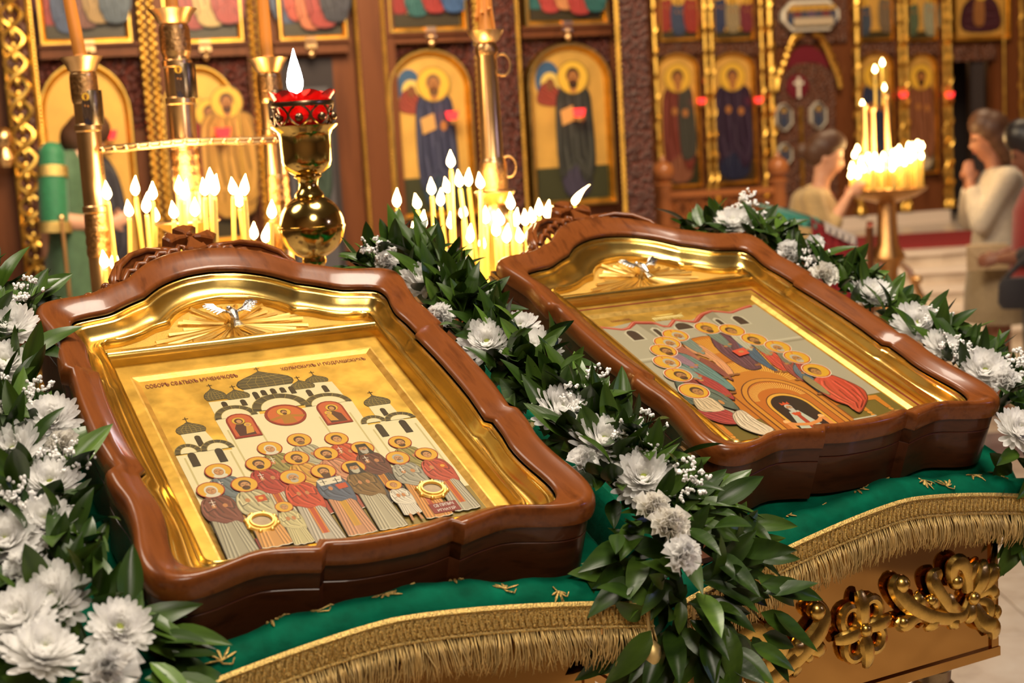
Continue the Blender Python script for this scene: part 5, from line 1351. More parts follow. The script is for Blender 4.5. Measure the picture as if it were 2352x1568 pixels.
for x0, x1 in ((1500, 1612), (1625, 1740), (1970, 2050), (2070, 2150)): slabB('carved_frieze', x0, 98, x1, 128, -.05, 0, 'carved_wood')
def gilt_column(px, r_, twist=True, m_='iconostasis_gold'):
    s = Bp.sz(px, 220)[0]; b = MB(); z0, z1 = .14, 2.7; d = -.09
    b.tube([(s, d, z0), (s, d, z1)], r_ * .7, 8)
    if twist:
        b.tube([(s + r_ * .8 * math.cos(z_ * 30), d + r_ * .8 * math.sin(z_ * 30), z_) for z_ in [z0 + k * .03 for k in range(86)]], r_ * .45, 5)
    b.lathe([(r_ * 1.5, 0), (r_ * 1.5, .04), (r_ * 1.1, .07)], 10, (s, d, z0)); b.build('gilt_column', m_, sB)
for px, r_, tw in ((1470, .035, False), (1498, .030, True), (1612, .028, True), (1627, .028, True), (1740, .026, True), (1760, .046, True), (1957, .046, True), (2055, .026, True), (2068, .030, True), (2156, .026, True), (2168, .030, True), (2291, .022, False), (2330, .026, True)):
    gilt_column(px + 4, r_, tw)
arched_icon(Bp, 1508, 1604, 122, 160, 432, 'far arched icon of a young figure in reddish armour and dark cloak', one('6a2c22', '7a4a34', '2a1a10', None, ground='2c2c18', cape='3a3a34', scale=.86))
arched_icon(Bp, 1630, 1732, 120, 160, 424, 'far arched icon of standing figure in deep blue veil with a child medallion', one('2c1c34', '1e2440', '2a1830', None, ground='3a2c1c', scale=.86, wide=1.25))
arched_icon(Bp, 1968, 2046, 118, 158, 400, 'far arched icon of dark blue figure behind the brass taper holders', one('24304c', '6a3a24', '3a2814', '3a2814', ground='2c2c18'))
arched_icon(Bp, 2076, 2146, 122, 160, 400, 'far arched icon of bearded bishop figure in pale patterned vestment', one('7a4a30', 'b0a088', '3a2814', '3a2814', ground='3a2c1c'))
for x0, x1, lab, cols in ((1508, 1600, 'small upper icon with a red rider above the armoured figure', ['8a2a20', '34405c', '8a2a20']), (1630, 1726, 'small upper icon with two dark groups above the blue veiled figure', ['2c3454', '8a7a5c', '6a2430']), (1966, 2044, 'small upper icon with grey scene above the taper holders', ['3a4454', '6a5a48']), (2076, 2144, 'small upper icon with green figure above the bishop', ['4a5a44', '8a8a74'])):
    arched_icon(Bp, x0, x1, -40, 10, 96, lab, crowd(cols))
arched_icon(Bp, 2182, 2312, -80, -30, 95, 'square upper icon of a dark veiled figure with child above the open side door', seated('3a1424', '8a5a30'), rect=True)
def octa(p0, pl, x0, y0, x1, y1, label, cols, cut=.18):
    s0, z0 = pl.sz(x0, y1); s1, z1 = pl.sz(x1, y0); w2 = (s1 - s0) / 2; H = z1 - z0; c = min(w2, H) * cut * 2
    e = empty('icon_panel', pl.pos((s0 + s1) / 2, z0, -.125), pl.R, label, 'icon')
    shp = lambda d: [(-w2 + c, d), (w2 - c, d), (w2 - d, c), (w2 - d, H - c), (w2 - c, H - d), (-w2 + c, H - d), (-w2 + d, H - c), (-w2 + d, c)]
    b = MB(); t = min(w2, H) * .14
    b.rings([[(x, y, z) for x, z in shp(d)] for d, y in ((0, .05), (0, -.02), (t * .5, -.03), (t, -.01), (t, 0))]); b.build('white_frame', 'white_frame', e, smooth=False)
    b = MB(); b.smooth = False; b.add([(x, .0, z) for x, z in shp(t * .9)], [tuple(range(8))]); b.build('painted_ground', 'dark_room_grey' if H > w2 * 2 else 'icon_ground', e)
    pp = Paint(0, 4e-4, 1e-3)
    for k, cc in enumerate(cols):
        robed(pp, (-w2 * .7 + 1.4 * w2 * k / max(1, len(cols) - 1) if len(cols) > 1 else 0) * 1000, H * 180, H * 620, cc, cc, '3a2814', None, wide=1.3)
    if len(cols) > 1: pp.poly('b8a890', [(-w2 * 700, H * 160), (w2 * 700, H * 160), (w2 * 700, H * 420), (-w2 * 700, H * 420)])
    flatpart(pp.build('painted_figure', 'paint', e, smooth=False)).location = (0, -.002, 0)
    return e
octa(None, Bp, 1784, 2, 1912, 76, 'long white framed icon of a supper table above the royal doors', ['34405c', '6a3040', '34405c', '5a4a6a', '34405c', '6a3040', '34405c'])
slabB('carved_header', 1774, 0, 1940, 100, -.05, 0, 'carved_wood', None, 3.2)
slabB('royal_doors', 1780, 168, 1912, 500, -.085, 0, 'carved_wood', .72)
b = MB(); s0, z0 = Bp.sz(1846, 168); b.add([(s0 + .23 * math.cos(PI * k / 12), y, z0 - SOL + .10 * math.sin(PI * k / 12)) for y in (-.085, -.03) for k in range(13)], [tuple(range(13))] + [(k, k + 13, k + 14, k + 1) for k in range(12)]); b.build('door_crest', 'carved_wood', sB, smooth=False)
s0, z0 = Bp.sz(1846, 165); b = MB(); b.smooth = False
w2 = 54 * 14.4 / FPX
b.add([(s0 + w2 * math.cos(PI * k / 16) * (1.0), -.065, z0 - SOL + .25 * math.sin(PI * k / 16)) for k in range(17)], [tuple(range(17))]); b.build('crimson_curtain', 'crimson_cloth', sB)
b = MB()
for s_ in (-1, 1): b.tube([(s0 + s_ * x * w2, -.10, z0 - SOL + z_) for x, z_ in ((.25, .36), (.6, .33), (.85, .22), (1.05, .10), (1.35, -.05), (1.45, -.18))], [.03, .035, .032, .03, .035, .025], 6)
for s_ in (-1, 1):
    for k in range(9): b.ball((s0 + s_ * (.3 + k * .13) * w2, -.125, z0 - SOL + .35 - .006 * k * k), .026, 6, 5)
b.build('gilt_canopy', 'iconostasis_gold', sB)
s1, z1 = Bp.sz(1822, 200); b = MB(); b.lathe([(.12, 0), (.12, .02), (.10, .03)], 16, (s1, -.085, z1 - SOL), 'Y'); b.build('red_oval', 'crimson_cloth', sB)
b = MB(); b.smooth = False; b.box((s1 - .014, -.135, z1 - SOL - .11), (s1 + .014, -.112, z1 - SOL + .09)); b.box((s1 - .05, -.135, z1 - SOL + .02), (s1 + .05, -.112, z1 - SOL + .048)); b.build('door_cross', 'white_frame', sB)
slabB('door_strip', 1828, 245, 1836, 470, -.11, -.08, 'iconostasis_gold')
for x0, x1, y0, y1, lab in ((1770, 1806, 238, 302, 'small white framed oval icon beside the curtained cross on royal door'), (1850, 1884, 234, 298, 'small white framed oval icon on the royal door leaf near tapers'), (1776, 1806, 328, 380, 'lower small framed icon on the royal door by the railing finial')):
    octa(None, Bp, x0, y0, x1, y1, lab, ['34405c'], .4)
# open side door
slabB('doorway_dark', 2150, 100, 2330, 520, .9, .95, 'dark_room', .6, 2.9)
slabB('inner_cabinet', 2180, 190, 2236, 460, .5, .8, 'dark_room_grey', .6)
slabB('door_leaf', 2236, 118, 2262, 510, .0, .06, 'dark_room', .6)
for i, (px, py) in enumerate(((1598, 230), (1728, 228), (2057, 216), (2163, 216))):
    lampl(Bp, px, py, 'tiny red lamp hanging before ' + ('the armoured figure icon', 'the blue veiled figure icon', 'the taper holders', 'the bishop icon')[i], .045, False)

# ------------------------------------------------------------------ wooden railing on the raised floor
rl = empty('wooden_railing', (0, 0, .6), None, 'low carved wooden railing with ball finials before the royal doors', 'railing')
def rp(px, py, d=11.75): q = at(px, py, d); return Vector((q.x, q.y, q.z - .6))
for px, py in ((1522, 395), (1786, 385), (2352, 372)):
    q = rp(px, py); b = MB(); b.ball(q, .095, 14, 9, 1, 1, .95); b.lathe([(.03, .09), (.02, .115), (.012, .13)], 10, q); b.build('ball_finial', 'rail_wood', rl)
    b = MB(); b.lathe([(.07, 0), (.075, .05), (.06, .10), (.055, q.z * .55), (.07, q.z * .6), (.06, q.z - .15), (.085, q.z - .10), (.05, q.z - .08)], 14, (q.x, q.y, 0)); b.build('newel_post', 'rail_wood', rl)
q0, q1, q2 = rp(1530, 440), rp(1780, 428), rp(2352, 410)
for a_, c_ in ((q0, q1),):
    for dz, h in ((0, .05), (-.27, .03)):
        b = MB(); b.smooth = False
        for zz in (0,):
            d = (c_ - a_); nn = Vector((-d.y, d.x, 0)).normalized() * .045
            vs = [a_ - nn, c_ - nn, c_ + nn, a_ + nn]; b.add([(v.x, v.y, v.z + dz - h) for v in vs] + [(v.x, v.y, v.z + dz) for v in vs], [(0, 3, 2, 1), (4, 5, 6, 7), (0, 1, 5, 4), (1, 2, 6, 5), (2, 3, 7, 6), (3, 0, 4, 7)])
        b.build('rail', 'rail_wood', rl)
    n = 7
    for k in range(n):
        u0 = a_.lerp(c_, k / n); u1 = a_.lerp(c_, (k + 1) / n)
        b = MB(); mid = u0.lerp(u1, .5)
        b.tube([u0 + Vector((0, 0, -.26)), mid + Vector((0, 0, -.10)), u1 + Vector((0, 0, -.26))], .018, 6); b.tube([u0 + Vector((0, 0, -.05)), mid + Vector((0, 0, -.17)), u1 + Vector((0, 0, -.05))], .018, 6)
        b.build('lattice_piece', 'rail_wood', rl)
        b = MB(); b.tube([(u0.x, u0.y, 0), (u0.x, u0.y, u0.z - .27)], .02, 6); b.build('baluster', 'rail_wood', rl)
b = MB(); q = at(1474, 360, 10.9); b.prism([(q.x - .12, 0), (q.x + .12, 0), (q.x + .12, q.z - .70)] + [(q.x + .12 * math.cos(PI * k / 8), q.z - .70 + .12 * math.sin(PI * k / 8)) for k in range(1, 8)] + [(q.x - .12, q.z - .70)], 0, .06)
o = b.build('stall_end', 'rail_wood', smooth=False); o.rotation_euler = (PI / 2, 0, 0); o.location = (0, 10.9, .0); tag(o, 'rounded wooden stall end standing beside the carved railing', 'stall')
for v in o.data.vertices: v.co.y += 0.0
# ------------------------------------------------------------------ candles and brass stands
def wax_mesh(r_, m_):
    b = MB(); b.lathe([(r_ * 1.1, 0), (r_, .02), (r_ * .95, .97), (r_ * .7, 1.0)], 10); return b.mesh('wax_body', m_)
def flame_mesh(h, r_, m_, lean=0.0):
    b = MB(); n = 10; pr = [(.02, 0), (.55, .08), (.95, .22), (1.0, .34), (.82, .52), (.52, .70), (.24, .86), (.03, 1.0)]
    b.rings([[(q * r_ * math.cos(2 * PI * k / n) + lean * t * t * h, q * r_ * math.sin(2 * PI * k / n), t * h) for k in range(n)] for q, t in pr], cap0=True, cap1=True); return b.mesh('flame', m_)
WAX = wax_mesh(.0056, 'wax'); FL = [flame_mesh(h, .0102, 'flame', l) for h, l in ((.042, 0), (.046, .12), (.039, -.1))]; FLL = flame_mesh(.050, .0100, 'flame', .75)
b = MB(); b.tube([(0, 0, -.002), (0, 0, .006), (.001, 0, .010)], .0008, 5); WICK = b.mesh('wick', 'wick')
def candle(base, top, label, group, j=0, flame=True, fm=None):
    base = Vector(base); top = Vector(top); d = top - base; L = d.length
    z = d.normalized(); x = Vector((1, 0, 0)); x = (x - z * x.dot(z)).normalized()
    e = empty('taper_candle', base, axes(x, z.cross(x), z), label, 'candle', group)
    o = inst(WAX, 'wax_body', e); o.scale = (1, 1, L)
    inst(WICK, 'wick', e, loc=(0, 0, L))
    if flame: inst(fm or FL[j % 3], 'flame', e, loc=(0, 0, L + .003))
    return e
def glow(name, loc, power, size, parent=None, color=(1.0, .66, .32)):
    d = bpy.data.lights.new(name, 'POINT'); d.energy = power; d.color = color; d.shadow_soft_size = size
    o = bpy.data.objects.new(name, d); COL.objects.link(o); o.location = loc; return o

# --- three-branched stand
D1 = 3.25
tray_z = at(420, 715, D1).z
st = empty('candle_stand', (at(420, 400, D1).x, D1, 0), None, 'tall three columned brass candle stand joined by a crossbar', 'candle stand')
ox = at(420, 400, D1).x
b = MB(); b.lathe([(.30, tray_z - .035), (.315, tray_z - .03), (.32, tray_z), (.30, tray_z + .005)], 40); b.lathe([(.17, 0), (.16, .03), (.05, .08), (.035, .3), (.05, .45), (.03, .5), (.03, tray_z - .03)], 20); b.build('tray', 'brass', st)
b = MB(); b.lathe([(.295, tray_z + .004), (.297, tray_z + .012)], 30); b.build('sand', 'wax', st)
def column(px, pytop, d, r_, cup_r, sections, nm='column'):
    p_ = at(px, 350, d); x, y = p_.x - ox, d - D1
    zt = at(px, pytop, d).z
    b = MB(); z0 = tray_z
    seg = [(r_ * 1.25, z0), (r_ * 1.25, z0 + .02), (r_ * 1.05, z0 + .03)]
    for t in sections:
        z = at(px, t, d).z
        seg += [(r_, z - .012), (r_ * 1.12, z - .009), (r_ * 1.12, z + .003), (r_, z + .006)]
    seg += [(r_, zt - .10), (r_ * 1.1, zt - .095), (r_ * 1.1, zt - .035), (r_ * .95, zt - .03)]
    b.lathe(seg, 24, (x, y, 0)); o = b.build(nm, 'brass', st, sharp=35)
    b = MB(); b.lathe([(r_ * 1.03, at(px, sections[0], d).z - .075), (r_ * 1.06, at(px, sections[0], d).z - .07), (r_ * 1.06, at(px, sections[0], d).z - .02), (r_ * 1.03, at(px, sections[0], d).z - .015)], 24, (x, y, 0)); b.build('chased_band', 'brass_chased', o); b = MB(); b.lathe([(r_ * 1.13, zt - .09), (r_ * 1.15, zt - .065), (r_ * 1.13, zt - .04)], 24, (x, y, 0)); b.build('chased_band', 'brass_chased', o)
    b = MB(); b.lathe([(r_ * .95, zt - .032), (r_ * 1.2, zt - .026), (cup_r * .8, zt - .012), (cup_r, zt), (cup_r * 1.02, zt + .002), (cup_r * .9, zt), (cup_r * .5, zt - .01), (.002, zt - .012)], 24, (x, y, 0), cap=False); b.build('drip_cup', 'brass', st)
    return Vector((p_.x, d, zt)), o
def lower_band(o, px, d, r_, y0, y1):
    p_ = at(px, 350, d); z0, z1 = at(px, y1, d).z, at(px, y0, d).z; n = max(2, int((z1 - z0) / .02)); pr = []
    for k in range(n): pr += [(r_, z0 + (z1 - z0) * k / n), (r_ * 1.06, z0 + (z1 - z0) * (k + .3) / n), (r_ * 1.06, z0 + (z1 - z0) * (k + .7) / n)]
    b = MB(); b.lathe(pr + [(r_, z1)], 24, (p_.x - ox, d - D1, 0)); b.build('chased_band', 'brass_chased', o)
c1, q1 = column(208, 132, 3.22, .0265, .046, [478, 290, 205])
c2, q2 = column(425, 22, 3.25, .0300, .053, [560, 330, 228, 142])
c3, q3 = column(632, 135, 3.34, .0250, .046, [500, 300, 205])
lower_band(q1, 208, 3.22, .0280, 520, 590); lower_band(q2, 425, 3.25, .0312, 345, 440); lower_band(q3, 632, 3.34, .0262, 400, 470)
for a_, r0, r1 in ((q1, 208, 3.22), (q2, 425, 3.25), (q3, 632, 3.34)):   # dark enamel pictures on the shafts
    p_ = at(r0, 250, r1); x, y = p_.x - ox, r1 - D1; z0, z1 = at(r0, 288 if r0 != 425 else 226, r1).z, at(r0, 208 if r0 != 425 else 146, r1).z; r_ = .0305 if r0 == 425 else .027
    b = MB(); b.lathe([(r_, z0), (r_ + .0006, z0 + .002), (r_ + .0006, z1 - .002), (r_, z1)], 24, (x, y, 0)); b.build('enamel_band', 'dark_metal', a_)
    p = Paint(0, 1e-4, 1e-3); robed(p, 0, 0, (z1 - z0) * 850, '3a2a20', '2a2430', '2a1810', '2a1810'); 
    flatpart(p.build('enamel_figure', 'paint', a_, smooth=False)).location = (x, y - r_ - .001, z0 + .004)
b = MB()
ra, rb, rc = at(235, 348, 3.19), at(425, 330, 3.2), at(632, 326, 3.31)
for dz in (0, .008): b.tube([(q.x - ox, q.y - D1, q.z + dz) for q in (ra, rb, rc)], .0045, 8)
for k in range(15):
    t = k / 14; q = ra.lerp(rb, t * 2) if t < .5 else rb.lerp(rc, t * 2 - 1); b.ball((q.x - ox, q.y - D1, q.z + .004), .0075, 8, 5)
b.build('crossbar', 'brass', st)
b = MB(); p_ = at(430, 510, 3.2); b.lathe([(.03, -.03), (.06, -.01), (.075, 0), (.07, .004), (.04, -.006)], 24, (p_.x - ox, p_.y - D1, p_.z)); b.build('drip_cup', 'brass', st)
def pillar_candle(c, L, r_, lean, label):
    e = empty('pillar_candle', (c.x, c.y, c.z - .012), None, label, 'candle'); b = MB(); b.tube([(0, 0, 0), (lean * .5, 0, L * .5), (lean, 0, L)], [r_, r_ * .95, r_ * .85], 14); b.build('wax_body', 'wax_orange', e); inst(WICK, 'wick', e, loc=(lean, 0, L))
    b = MB(); b.lathe([(r_ * 1.5, .0), (r_ * 1.3, .01), (r_ * 1.05, .02)], 12); b.build('melted_foot', 'wax_orange', e)
pillar_candle(c1, .22, .0145, -.022, 'leaning orange candle on the shorter column over the green robed person')
pillar_candle(c2, .16, .0145, .0, 'orange candle on the tallest column of the brass stand')
pillar_candle(c3, .22, .0140, .0, 'orange candle on the column behind the red vigil lamp')
tips = [(248, 462, 272), (312, 452, 338), (297, 500, 302), (351, 462, 356), (337, 492, 352), (357, 512, 358), (413, 450, 424), (424, 462, 430), (471, 452, 480), (484, 432, 496), (493, 452, 500), (536, 450, 540), (551, 478, 572), (562, 452, 578), (623, 445, 622), (624, 505, 624), (263, 622, 268), (241, 618, 243), (583, 552, 586), (610, 560, 612), (400, 505, 405), (448, 500, 452)]
rn = random.Random(21)
for j, (px, py, bx) in enumerate(tips):
    d = D1 + rn.uniform(-.20, .20)
    if abs(px - 208) < 45 or abs(px - 430) < 45: d = 3.12
    tp = at(px, py, d); bs = at(bx + (bx - px) * .3, 715, d); bs.z = tray_z + .0122
    candle(bs, tp, 'thin lit yellow taper on the three columned brass stand', 'tapers on the three columned stand', j)
glow('candle_light', (at(420, 480, 3.2).x, 3.1, at(420, 470, 3.2).z + .06), 5.5, .10)

# --- vigil lamp
LD = 2.82; lp = at(716, 520, LD); s_ = LD / FPX
lm = empty('vigil_lamp', (lp.x, LD, 0), None, 'brass vigil lamp with red scalloped glass standing on a large ball', 'lamp')
def lz(q): return lp.z + q * s_
b = MB(); b.ball((0, 0, lp.z), 75 * s_, 40, 28); b.build('ball', 'brass_lamp', lm, sharp=0)
b = MB(); b.lathe([(75.5 * s_, lz(-3)), (77 * s_, lz(-2)), (77 * s_, lz(2)), (75.5 * s_, lz(3))], 40); b.build('seam_ring', 'brass_lamp', lm)
b = MB(); b.lathe([(.16, 0), (.15, .03), (.03, .07), (.018, .2), (.018, lz(-95)), (24 * s_, lz(-90)), (28 * s_, lz(-80)), (26 * s_, lz(-68))], 20); b.build('stem', 'brass_lamp', lm)
b = MB(); b.lathe([(30 * s_, lz(66)), (34 * s_, lz(70)), (32 * s_, lz(76)), (25 * s_, lz(84)), (21 * s_, lz(96)), (24 * s_, lz(108)), (32 * s_, lz(114)), (30 * s_, lz(118)), (40 * s_, lz(124)), (52 * s_, lz(134)), (57 * s_, lz(148)), (58 * s_, lz(180)), (59 * s_, lz(205)), (64 * s_, lz(216)), (76 * s_, lz(226)), (77 * s_, lz(229)), (70 * s_, lz(228)), (56 * s_, lz(214)), (50 * s_, lz(150)), (.001, lz(140))], 40, cap=False); b.build('cup', 'brass_lamp', lm, sharp=50)
b = MB(); b.tube([(68 * s_ * math.cos(a), 68 * s_ * math.sin(a), lz(277)) for a in [2 * PI * k / 40 for k in range(40)]], .0035, 6, 1.6, closed=True)
for k in range(8):
    a0 = 2 * PI * k / 8
    b.tube([((62 + 6 * t) * s_ * math.cos(a0 + (t - .5) * .0 + .38 * math.sin(PI * t)), (62 + 6 * t) * s_ * math.sin(a0 + .38 * math.sin(PI * t)), lz(226 + 52 * t)) for t in [i / 8 for i in range(9)]], .0022, 6)
    b.tube([((62 + 6 * t) * s_ * math.cos(a0 - .38 * math.sin(PI * t)), (62 + 6 * t) * s_ * math.sin(a0 - .38 * math.sin(PI * t)), lz(226 + 52 * t)) for t in [i / 8 for i in range(9)]], .0022, 6)
    b.ball((67 * s_ * math.cos(a0), 67 * s_ * math.sin(a0), lz(247)), .0085, 8, 6)
b.build('openwork_holder', 'dark_metal', lm)
b = MB(); n = 64; rs = []
for r_, q, sc_ in ((40, 200, 0), (50, 230, 0), (57, 262, 0), (62, 280, 1), (69, 292, 4), (75, 302, 9), (72, 301, 9), (64, 288, 3), (55, 262, 0), (44, 215, 0)):
    rs.append([(r_ * s_ * math.cos(2 * PI * k / n), r_ * s_ * math.sin(2 * PI * k / n), lz(q + sc_ * abs(math.sin(4 * 2 * PI * k / n)) - sc_ * .4)) for k in range(n)])
b.rings(rs); b.build('red_glass', 'red_glass', lm)
b = MB(); b.lathe([(.001, lz(250)), (48 * s_, lz(251)), (.001, lz(252))], 20, cap=False); b.build('oil', 'plaque_red', lm)
fo = inst(flame_mesh(.094, .0158, 'flame_white', .02), 'flame', lm, loc=(-13 * s_, 0, lz(292)))
glow('vigil_light', (lp.x, LD, lz(318)), 1.6, .02, None, (1, .8, .55))

# --- single columned stand
D2 = 3.55; mp = at(1128, 300, D2); tz2 = at(1110, 640, D2).z
ms = empty('candle_stand', (mp.x, D2, 0), None, 'single columned brass candle stand with ring handles behind the garland', 'candle stand')
def mz(py): return at(1128, py, D2).z
k2 = D2 / FPX
b = MB(); b.lathe([(.26, tz2 - .03), (.27, tz2), (.25, tz2 + .004)], 36); b.lathe([(.16, 0), (.15, .03), (.05, .08), (.03, .4), (.03, tz2 - .02)], 18); b.build('tray', 'brass', ms)
b = MB(); b.lathe([(.245, tz2 + .003), (.247, tz2 + .011)], 30); b.build('sand', 'wax', ms)
b = MB(); b.lathe([(30 * k2, tz2), (34 * k2, mz(600)), (26 * k2, mz(560)), (34 * k2, mz(530)), (40 * k2, mz(505)), (30 * k2, mz(478)), (24 * k2, mz(470)), (42 * k2, mz(450)), (47 * k2, mz(441)), (44 * k2, mz(438)), (30 * k2, mz(436)), (30 * k2, mz(372)), (27 * k2, mz(366)), (25 * k2, mz(360)), (22.5 * k2, mz(130)), (24 * k2, mz(126)), (24 * k2, mz(104)), (21 * k2, mz(100))], 28); col2 = b.build('column', 'brass', ms, sharp=40)
b = MB(); b.lathe([(30.5 * k2, mz(434)), (32 * k2, mz(430)), (31 * k2, mz(404)), (32 * k2, mz(400)), (31 * k2, mz(376)), (30.2 * k2, mz(373))], 28); b.build('chased_band', 'brass_chased', col2); b = MB(); b.lathe([(24.5 * k2, mz(126)), (26 * k2, mz(122)), (26 * k2, mz(110)), (24.5 * k2, mz(106))], 28); b.build('chased_band', 'brass_chased', col2)
b = MB(); b.lathe([(20 * k2, mz(100)), (30 * k2, mz(92)), (38 * k2, mz(78)), (41 * k2, mz(70)), (38 * k2, mz(71)), (20 * k2, mz(84)), (.001, mz(85))], 28, cap=False); b.build('drip_cup', 'brass', ms)
for py in (150, 385):
    b = MB(); c = (34 * k2, 0, mz(py)); b.tube([(c[0] + 18 * k2 * math.cos(a), 0, c[2] + 24 * k2 * math.sin(a)) for a in [2 * PI * k / 20 for k in range(20)]], .0032, 7, closed=True); b.build('ring_handle', 'brass', ms)
e = empty('pillar_candle', (mp.x, D2, mz(84)), None, 'guttered amber candle with wax drips on the single column', 'candle')
b = MB(); b.tube([(0, 0, 0), (0, 0, .03), (0, 0, .2)], [.024, .017, .0155], 14); b.build('wax_body', 'wax_orange', e)
b = MB()
for k in range(7):
    a = k * .9; b.tube([(.016 * math.cos(a), .016 * math.sin(a), .19 - .01 * k), (.017 * math.cos(a), .017 * math.sin(a), .07), (.021 * math.cos(a), .021 * math.sin(a), .015 + .008 * k)], [.003, .004, .006], 6)
b.build('wax_drips', 'wax_orange', e)
tips2 = [(1036, 388, 1046), (913, 478, 935), (960, 482, 975), (992, 450, 1004), (1013, 475, 1030), (1029, 445, 1050), (1057, 432, 1085), (1077, 430, 1100), (1104, 436, 1108), (1174, 484, 1185), (972, 528, 980), (954, 548, 960), (1037, 528, 1044), (998, 562, 1008), (954, 578, 960), (1116, 516, 1120), (1164, 560, 1168), (1110, 575, 1112), (1207, 520, 1214), (1185, 522, 1190), (1223, 514, 1228), (1239, 498, 1244), (1257, 504, 1260), (1272, 510, 1274), (1140, 545, 1144), (1080, 560, 1086), (1150, 520, 1156), (1065, 505, 1072), (1020, 590, 1024), (1195, 560, 1198)]
for j, (px, py, bx) in enumerate(tips2):
    d = D2 + rn.uniform(-.17, .17)
    if abs(px - 1128) < 50: d = D2 - rn.uniform(.08, .17)
    tp = at(px, py, d); bs = at(bx, 640, d); bs.z = tz2 + .0112
    candle(bs, tp, 'thin lit yellow taper on the single columned brass stand', 'tapers on the single columned stand', j)
glow('candle_light', (at(1080, 480, 3.3).x, 3.36, at(1080, 490, 3.3).z + .05), 6.0, .10)
tp = at(1320, 474, 3.5); bs = at(1322, 640, 3.5)
ex = candle((bs.x, 3.5, tz2 + .0112), tp, 'lone taper with a leaning flame behind the carved cross of the seated figures icon', None, 0, True, FLL)

# --- stand by the lighting woman
D3 = 8.0; fp = at(2036, 432, D3); k3 = D3 / FPX
fs = empty('candle_stand', (fp.x, D3, 0), None, 'ornate brass candle stand crowded with burning tapers beside the woman', 'candle stand')
b = MB(); b.lathe([(.06, fp.z - .08), (.16, fp.z - .05), (.215, fp.z - .015), (.225, fp.z), (.20, fp.z + .004)], 30); b.build('tray', 'brass_chased', fs)
b = MB(); b.lathe([(.23, 0), (.21, .04), (.06, .10), (.045, .22), (.08, .30), (.05, .36), (.045, .55), (.085, .65), (.05, .72), (.055, .86), (.10, .93), (.06, 1.0), (.05, fp.z - .07)], 20); b.build('pedestal', 'brass_chased', fs)
for s in (-1, 1):
    b = MB(); b.tube([(s * .05, -.05, .35), (s * .13, -.08, .5), (s * .16, -.08, .7), (s * .10, -.06, .85), (s * .05, -.05, .9)], [.02, .028, .022, .02, .015], 8)
    for z_ in (.42, .55, .68, .8): b.ball((s * .14, -.10, z_), .026, 8, 6)
    b.build('scroll_arm', 'brass', fs)
for px, y0, y1 in ((1986, 240, 350), (2006, 246, 350), (2038, 215, 350)):
    q = at(px, y0, D3); b = MB(); x = q.x - fp.x
    b.lathe([(.018, fp.z), (.016, fp.z + .05), (.014, q.z - .03), (.022, q.z - .02), (.028, q.z), (.02, q.z + .002)], 12, (x, .02, 0)); b.build('taper_column', 'brass', fs)
b = MB(); b.lathe([(.009, 0), (.008, .97), (.005, 1.0)], 8); b.mi = 1; b.lathe([(.003, 1.0), (.003, 1.02)], 6)
def far_candle(x, y, z, L, j, label='small burning taper on the crowded ornate brass stand', group='tapers on the ornate stand'):
    b = MB(); b.lathe([(.0075, 0), (.0065, L - .004), (.004, L)], 7); b.mi = 1
    h = .042; b.lathe([(.002, L), (.010, L + .008), (.0125, L + .015), (.008, L + .028), (.0006, L + h)], 8)
    o = b.build('taper_candle', ['wax', 'flame']); o.location = (x, y, z); tag(o, label, 'candle', group)
for px, py, ybase in ((1983, 246, 240), (2012, 166, 246), (2029, 151, 240), (2033, 208, 215)):
    tpz = at(px, py, D3); bz = at(px, ybase, D3).z if py < ybase - 5 else tpz.z - .03
    far_candle(tpz.x, D3 + .02, bz, tpz.z - bz, 0, 'burning taper raised on a brass column of the ornate stand', 'raised tapers on the ornate stand')
r3 = random.Random(4)
for j in range(72):
    a = r3.uniform(0, 2 * PI); r_ = .20 * math.sqrt(r3.random()); x = fp.x + r_ * math.cos(a); y = D3 + r_ * math.sin(a)
    L = r3.uniform(.10, .18) + .05 * (x - fp.x) / .2
    far_candle(x, y, fp.z + .0045, max(.06, L), j)
for px, py in ((1942, 366), (1956, 352), (1940, 398)):
    q = at(px, py, D3 - .05); far_candle(fp.x - .19 + .02 * (px - 1940) / 16, D3 - .05, fp.z + .0045, q.z - fp.z, 0)
glow('candle_light', (fp.x, D3 - .05, fp.z + .26), 5.5, .15)
